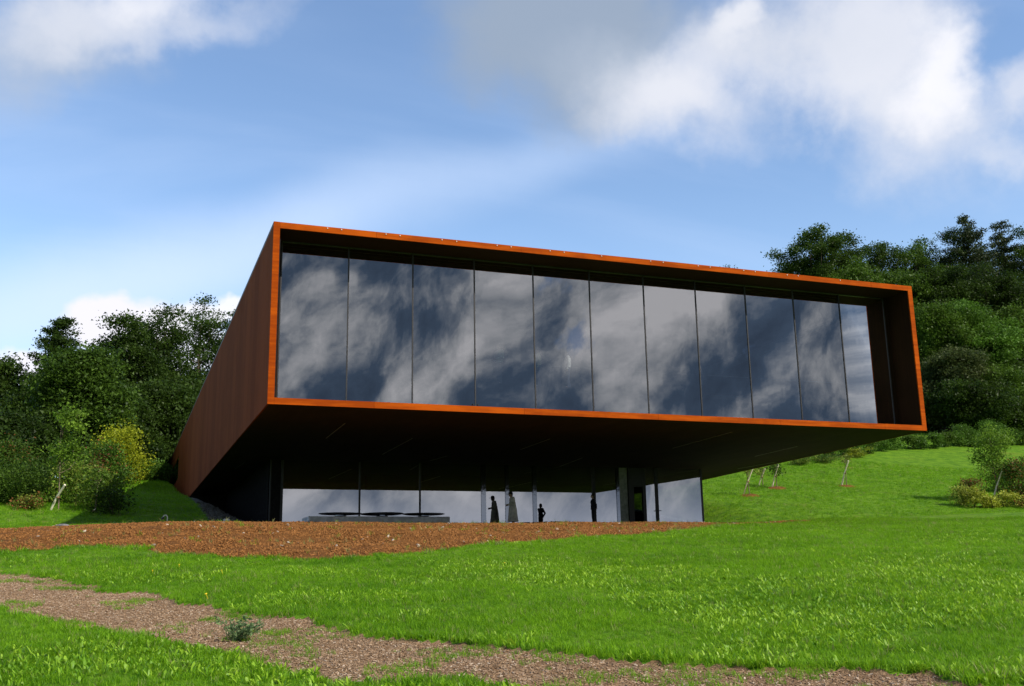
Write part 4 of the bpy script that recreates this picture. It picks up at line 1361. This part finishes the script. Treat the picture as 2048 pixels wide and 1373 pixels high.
for i, (px, pb, pt, w, lab, m, ex, cr, Y) in enumerate(SH):
    if Y:
        d = ray(px, pb); c = d / d[1] * Y
    else:
        c = on_ground(px, pb)
    g0 = float(ground_z(c[0], c[1]))
    d = ray(px, pt); d = d / d[:2].dot(c[:2]) * c[:2].dot(c[:2])
    H = max(0.5, d[2] - g0)
    W = w / FPX * c.dot(AF)
    vol = H * W * W
    ncl = int(np.clip(vol * 6, 26, 190))
    tree('shrub', lab, 'shrub', (c[0], c[1], g0 - 0.06), H, W, hb=0.05, shape='round' if H < W * 1.2 else 'irregular', leaf=0.13 if Y < 80 or Y == 0 else 0.18,
         n_clump=ncl, per=46, cr=cr * 0.8, m=m, seed=400 + i, extra=ex, nl=9, r0=0.03, group='shrubs and weeds round the lawns')

# the grey-green weed on the path
c = on_ground(468, 1280)
g0 = float(ground_z(c[0], c[1])) - 0.035
wd = thing('weed_plant', 'low grey green weed growing alone on the wood chip path', 'plant', (c[0], c[1], g0))
wd.scale = (1.35, 1.35, 1.2)
gw = np.random.default_rng(3)
for i in range(15):
    az = gw.uniform(0, 6.28); ln = gw.uniform(0.12, 0.34); hz = gw.uniform(0.08, 0.22) * (1.3 - ln * 1.5)
    tip = np.array([math.cos(az) * ln * 0.75, math.sin(az) * ln * 0.75, hz])
    b = B().tube([(0, 0, 0), tuple(tip * [0.5, 0.5, 0.75]), tuple(tip)], [0.004, 0.0035, 0.002], 4)
    o = bpy.data.objects.new('stem', mesh_py(b.v, b.f)); COL.objects.link(o); o.parent = wd; o.data.materials.append(M['leaf_weed'])
    t = gw.uniform(0.25, 1.0, 26)
    P = tip[None, :] * np.stack([t, t, t ** 0.8], 1) + gw.normal(size=(26, 3)) * 0.016
    P[:, 2] = np.abs(P[:, 2]) + 0.006
    me = leaf_mesh(P, 0.042, 0.2, seed=i, aspect=0.4); me.materials.append(M['leaf_weed'])
    o = bpy.data.objects.new('foliage', me); COL.objects.link(o); o.parent = wd


# ------------------------------------------------------------------ ground cover (uncountable: stuff)
def scatter(name, label, cat, P, rot, scl, var, protos):
    me = bpy.data.meshes.new(name)
    n = len(P)
    me.vertices.add(n); me.vertices.foreach_set('co', np.asarray(P, np.float32).ravel())
    a = me.attributes.new('rot', 'FLOAT_VECTOR', 'POINT'); a.data.foreach_set('vector', np.asarray(rot, np.float32).ravel())
    a = me.attributes.new('scl', 'FLOAT', 'POINT'); a.data.foreach_set('value', np.asarray(scl, np.float32))
    a = me.attributes.new('var', 'INT', 'POINT'); a.data.foreach_set('value', np.asarray(var, np.int32))
    o = bpy.data.objects.new(name, me); COL.objects.link(o)
    prop(o, label, cat, None, 'stuff')
    ng = bpy.data.node_groups.new(name, 'GeometryNodeTree')
    ng.interface.new_socket('Geometry', in_out='INPUT', socket_type='NodeSocketGeometry')
    ng.interface.new_socket('Geometry', in_out='OUTPUT', socket_type='NodeSocketGeometry')
    gi, go = ng.nodes.new('NodeGroupInput'), ng.nodes.new('NodeGroupOutput')
    L = ng.links.new
    def attr(nm, ty):
        x = ng.nodes.new('GeometryNodeInputNamedAttribute'); x.data_type = ty; x.inputs[0].default_value = nm
        return x.outputs[0]
    rr = ng.nodes.new('FunctionNodeEulerToRotation'); L(attr('rot', 'FLOAT_VECTOR'), rr.inputs[0])
    sa, va = attr('scl', 'FLOAT'), attr('var', 'INT')
    jn = ng.nodes.new('GeometryNodeJoinGeometry')
    for i, pm in enumerate(protos):
        po = bpy.data.objects.new(name + '_piece', pm)       # data only: never linked to the scene
        oi = ng.nodes.new('GeometryNodeObjectInfo'); oi.inputs['Object'].default_value = po
        oi.inputs['As Instance'].default_value = False
        cp = ng.nodes.new('FunctionNodeCompare'); cp.data_type = 'INT'; cp.operation = 'EQUAL'
        L(va, cp.inputs[2]); cp.inputs[3].default_value = i
        ip = ng.nodes.new('GeometryNodeInstanceOnPoints')
        L(gi.outputs[0], ip.inputs['Points']); L(cp.outputs[0], ip.inputs['Selection'])
        L(oi.outputs['Geometry'], ip.inputs['Instance']); L(rr.outputs[0], ip.inputs['Rotation']); L(sa, ip.inputs['Scale'])
        L(ip.outputs[0], jn.inputs[0])
    L(jn.outputs[0], go.inputs[0])
    md = o.modifiers.new('scatter', 'NODES'); md.node_group = ng
    return o


def tuft(nb, rad, h0, h1, w, seed, m, lean=0.5, broad=False):
    g_ = np.random.default_rng(seed)
    v, f, tn = [], [], []
    for i in range(nb):
        a = g_.uniform(0, 6.28); r_ = rad * math.sqrt(g_.uniform())
        b0 = np.array([r_ * math.cos(a), r_ * math.sin(a), -0.01])
        az = g_.uniform(0, 6.28); d = np.array([math.cos(az), math.sin(az), 0]); s = np.array([-d[1], d[0], 0])
        h = g_.uniform(h0, h1); ln = lean * h * g_.uniform(0.3, 1.3); ww = w * g_.uniform(0.7, 1.3)
        k = len(v); t = g_.uniform()
        if broad:
            st = [(0, 0.25, 0), (0.35, 0.75, 0.22), (0.7, 1.0, 0.6), (0.9, 0.7, 0.9)]
        else:
            st = [(0, 0.8, 0), (0.5, 1.0, 0.28)]
        for z, wd_, o_ in st:
            c_ = b0 + d * ln * o_ + np.array([0, 0, h * z])
            v += [c_ - s * ww * wd_ / 2, c_ + s * ww * wd_ / 2]
        v.append(b0 + d * ln * 1.1 + np.array([0, 0, h * (0.97 if broad else 0.95)]))
        m_ = len(st)
        for j in range(m_ - 1):
            f.append((k + 2 * j, k + 2 * j + 1, k + 2 * j + 3, k + 2 * j + 2))
        f.append((k + 2 * m_ - 2, k + 2 * m_ - 1, k + 2 * m_))
        tn += [t] * (2 * m_ + 1)
    me = mesh_py(v, f)
    a = me.attributes.new('tone', 'FLOAT', 'POINT'); a.data.foreach_set('value', tn)
    me.materials.append(M[m])
    return me


def lump(seed, m, flat=0.7):
    bm = bmesh.new()
    bmesh.ops.create_icosphere(bm, subdivisions=1, radius=1.0)
    g_ = np.random.default_rng(seed)
    for v in bm.verts:
        v.co *= g_.uniform(0.6, 1.25)
        v.co.z *= flat
    me = bpy.data.meshes.new('lump'); bm.to_mesh(me); bm.free()
    me.materials.append(M[m])
    return me


def chip(seed, m):
    g_ = np.random.default_rng(seed)
    l, w, h = 1.0, g_.uniform(0.25, 0.5), g_.uniform(0.12, 0.22)
    o = B().prism([(-l / 2, -w / 2 * g_.uniform(0.5, 1)), (l / 2, -w / 2 * g_.uniform(0.5, 1)), (l / 2 * g_.uniform(0.7, 1), w / 2), (-l / 2 * g_.uniform(0.7, 1), w / 2)], 0, h)
    me = mesh_py(o.v, o.f); me.materials.append(M[m])
    return me


def sample(n_per, d0, d1, az0=-0.24, az1=0.98, ymin=2.0, ymax=200.0):
    """ground points in the wedge the lens sees (plus a margin), distance d0..d1 from the eye"""
    n = int(n_per * (az1 - az0) * (d1 * d1 - d0 * d0) / 2)
    az = NP.uniform(az0, az1, n); d = np.sqrt(NP.uniform(d0 * d0, d1 * d1, n))
    x, y = d * np.sin(az), d * np.cos(az)
    k = (y > ymin) & (y < ymax)
    return x[k], y[k]


def place(x, y, sink=0.0, tilt=0.15):
    z = ground_z(x, y) - sink
    n = len(x)
    rot = np.stack([NP.normal(0, tilt, n), NP.normal(0, tilt, n), NP.uniform(0, 6.28, n)], 1)
    return np.stack([x, y, z], 1), rot


def lawn_points(dens):
    xs, ys, dd_ = [], [], []
    for n_per, d0, d1 in dens:
        x, y = sample(n_per, d0, d1)
        xs.append(x); ys.append(y)
    x, y = np.concatenate(xs), np.concatenate(ys)
    k = zone(x, y) == 0
    return x[k], y[k]


# short lawn
x, y = lawn_points([(300, 4.5, 14), (190, 14, 24), (110, 24, 48)])
P, rot = place(x, y)
clump = fbm(x, y, 0.9, 3, 3)
scl = NP.uniform(0.65, 1.2, len(x)) * (0.35 + 1.35 * clump) * np.interp(np.hypot(x, y), [10, 30, 48], [0.85, 1.05, 1.25])
dry = (NP.uniform(size=len(x)) < 0.06).astype(int)
var = np.where(dry == 1, 4, NP.integers(0, 4, len(x)))
protos = [tuft(20, 0.075, 0.035, 0.085, 0.0048, 500 + i, 'grass', 0.7) for i in range(4)] + [tuft(10, 0.06, 0.05, 0.12, 0.004, 510, 'grass_dry', 0.7)]
scatter('lawn_grass', 'short green grass covering the lawn in front of the building', 'grass', P, rot, scl, var, protos)
# rough grass on the far slopes
x1_, y1_ = sample(16, 40, 105, 0.47, 0.92)
k = (y1_ > 39) & (x1_ > 33.8)
x2_, y2_ = sample(16, 38, 112, -0.2, 0.10)
k2 = (x2_ < 4.2) & (y2_ > 37.5)
x = np.concatenate([x1_[k], x2_[k2]]); y = np.concatenate([y1_[k], y2_[k2]])
k = zone(x, y) == 0
x, y = x[k], y[k]
P, rot = place(x, y)
scl = NP.uniform(1.2, 2.4, len(x)) * (0.7 + 0.6 * fbm(x, y, 0.5, 3, 8)) * np.interp(y, [38, 60, 100], [0.8, 1.0, 1.2])
scatter('slope_grass', 'rough green grass on the slopes beside the building', 'grass', P, rot, scl, np.where(NP.uniform(size=len(x)) < 0.05, 4, NP.integers(0, 4, len(x))), protos)
# dandelion and plantain leaves standing in the lawn
x, y = lawn_points([(120, 4.5, 14), (75, 14, 22), (30, 22, 36)])
msk = 0.5 + 1.7 * (fbm(x, y, 0.38, 3, 61) - 0.5) + 0.35 * (fbm(x, y, 1.6, 2, 62) - 0.5)
bias = np.interp(x / np.maximum(y, 1), [-0.1, 0.12, 0.35, 0.8], [-0.08, -0.02, 0.04, 0.07]) + np.interp(np.hypot(x, y), [8, 13, 18, 24, 36], [0.12, 0.08, -0.02, -0.09, -0.16])
k = msk + bias + NP.normal(0, 0.07, len(x)) > 0.550
x, y = x[k], y[k]
P, rot = place(x, y, 0.0, 0.2)
scl = NP.uniform(0.45, 1.05, len(x)) * np.interp(np.hypot(x, y), [9, 20, 36], [0.78, 0.82, 0.75])
dp = [tuft(7, 0.05, 0.06, 0.13, 0.028, 520 + i, 'dandelion', 0.8, True) for i in range(4)]
scatter('dandelion_leaves', 'yellow green dandelion leaves standing up in the lawn', 'weeds', P, rot, scl, NP.integers(0, 4, len(x)), dp)
# taller rank grass at the near path edge
x, y = lawn_points([(90, 4.5, 16)])
jx, jy = x + 0.0, y + 0.0
near = in_poly(x + 0.0, y + 0.45, PATH) | in_poly(x + 0.25, y - 0.35, PATH)
k = near & (fbm(x, y, 1.2, 2, 13) > 0.42)
P, rot = place(x[k], y[k], 0.0, 0.2)
scatter('edge_grass', 'ragged taller grass along both edges of the path', 'grass', P, rot, NP.uniform(0.9, 1.5, k.sum()), NP.integers(0, 3, k.sum()),
        [tuft(16, 0.06, 0.05, 0.11, 0.006, 540 + i, 'grass', 0.8) for i in range(3)])
x, y = lawn_points([(26, 20, 46)])
nr = in_poly(x, y + 0.5, SOIL) | in_poly(x + 0.3, y + 0.3, SOIL) | in_poly(x - 0.3, y + 0.3, SOIL)
k = nr & (fbm(x, y, 1.0, 2, 23) > 0.40)
P, rot = place(x[k], y[k], 0.0, 0.2)
scatter('soil_edge_grass', 'taller ragged grass where the lawn meets the soil bed', 'grass', P, rot, NP.uniform(1.1, 2.0, k.sum()), NP.integers(0, 4, k.sum()),
        [tuft(14, 0.07, 0.05, 0.11, 0.008, 545 + i, 'grass' if i < 3 else 'grass_dry', 0.8) for i in range(4)])
# path: wood chips and sparse tufts
x, y = sample(1300, 5, 26, -0.2, 0.9)
k = zone(x, y) == 2
x, y = x[k], y[k]
P, rot = place(x, y, 0.033, 0.25)
scatter('wood_chips', 'brown wood chips covering the path', 'wood chips', P, rot, NP.uniform(0.010, 0.040, len(x)), NP.integers(0, 4, len(x)), [chip(560 + i, 'chips') for i in range(4)])
x, y = sample(110, 5, 26, -0.2, 0.9)
k = (zone(x, y) == 2) & (fbm(x, y, 1.3, 3, 91) + NP.normal(0, 0.05, len(x)) > 0.575)
x, y = x[k], y[k]
P, rot = place(x, y, 0.035)
scatter('path_grass', 'sparse green tufts growing through the wood chip path', 'grass', P, rot, NP.uniform(0.4, 1.0, len(x)), NP.integers(0, 4, len(x)), protos[:4])
# soil bed: clods, stones, straw
x, y = sample(210, 22, 47, -0.25, 0.75)
k = zone(x, y) == 1
x, y = x[k], y[k]
P, rot = place(x, y, -0.01, 0.8)
scl = 0.009 + 0.038 * NP.uniform(size=len(x)) ** 3
scatter('earth_clods', 'reddish brown clods of loose earth on the soil bed', 'soil', P, rot, scl, NP.integers(0, 5, len(x)), [lump(580 + i, 'clods') for i in range(5)])
x, y = sample(0.35, 22, 46, -0.25, 0.75)
k = zone(x, y) == 1
x, y = x[k], y[k]
P, rot = place(x, y, -0.03, 0.5)
scatter('pale_stones', 'small pale stones and bits of straw lying on the soil bed', 'stones', P, rot, NP.uniform(0.03, 0.075, len(x)), NP.integers(0, 4, len(x)), [lump(590, 'stones', 0.5), lump(591, 'stones', 0.4), chip(592, 'stones'), chip(593, 'stones')])
x, y = sample(2.5, 22, 46, -0.25, 0.75)
k = (zone(x, y) == 1) & (fbm(x, y, 0.8, 3, 19) > 0.5)
P, rot = place(x[k], y[k], -0.02, 0.3)
scatter('soil_weeds', 'thin dry grass stalks sprouting from the soil bed', 'weeds', P, rot, NP.uniform(0.9, 1.9, k.sum()), NP.integers(0, 2, k.sum()), [tuft(6, 0.05, 0.05, 0.12, 0.005, 600, 'grass_dry', 0.9), tuft(6, 0.05, 0.05, 0.10, 0.006, 601, 'grass', 0.9)])
# loose stones on the grey bank
x, y = NP.uniform(3.9, 7.2, 3200), NP.uniform(41, 62, 3200)
k = zone(x, y) == 4
x, y = x[k], y[k]
P, rot = place(x, y, 0.0, 0.6)
scatter('bank_stones', 'grey rubble stones on the shaded bank under the box', 'stones', P, rot, NP.uniform(0.06, 0.16, len(x)), NP.integers(0, 3, len(x)), [lump(610 + i, 'bank_stone', 0.6) for i in range(3)])
# a few yellow flowers
x, y = lawn_points([(0.03, 9, 26)])
P, rot = place(x, y, -0.085, 0.3)
fl = B().lathe((0, 0, 0), [(0.004, -0.09), (0.004, -0.004), (0.018, 0.0), (0.020, 0.006), (0.008, 0.012)], 8)
fm = mesh_py(fl.v, fl.f); fm.materials.append(M['flower'])
scatter('dandelion_flowers', 'scattered tiny yellow dandelion flowers in the lawn', 'flowers', P, rot, NP.uniform(0.7, 1.1, len(x)), np.zeros(len(x)), [fm])
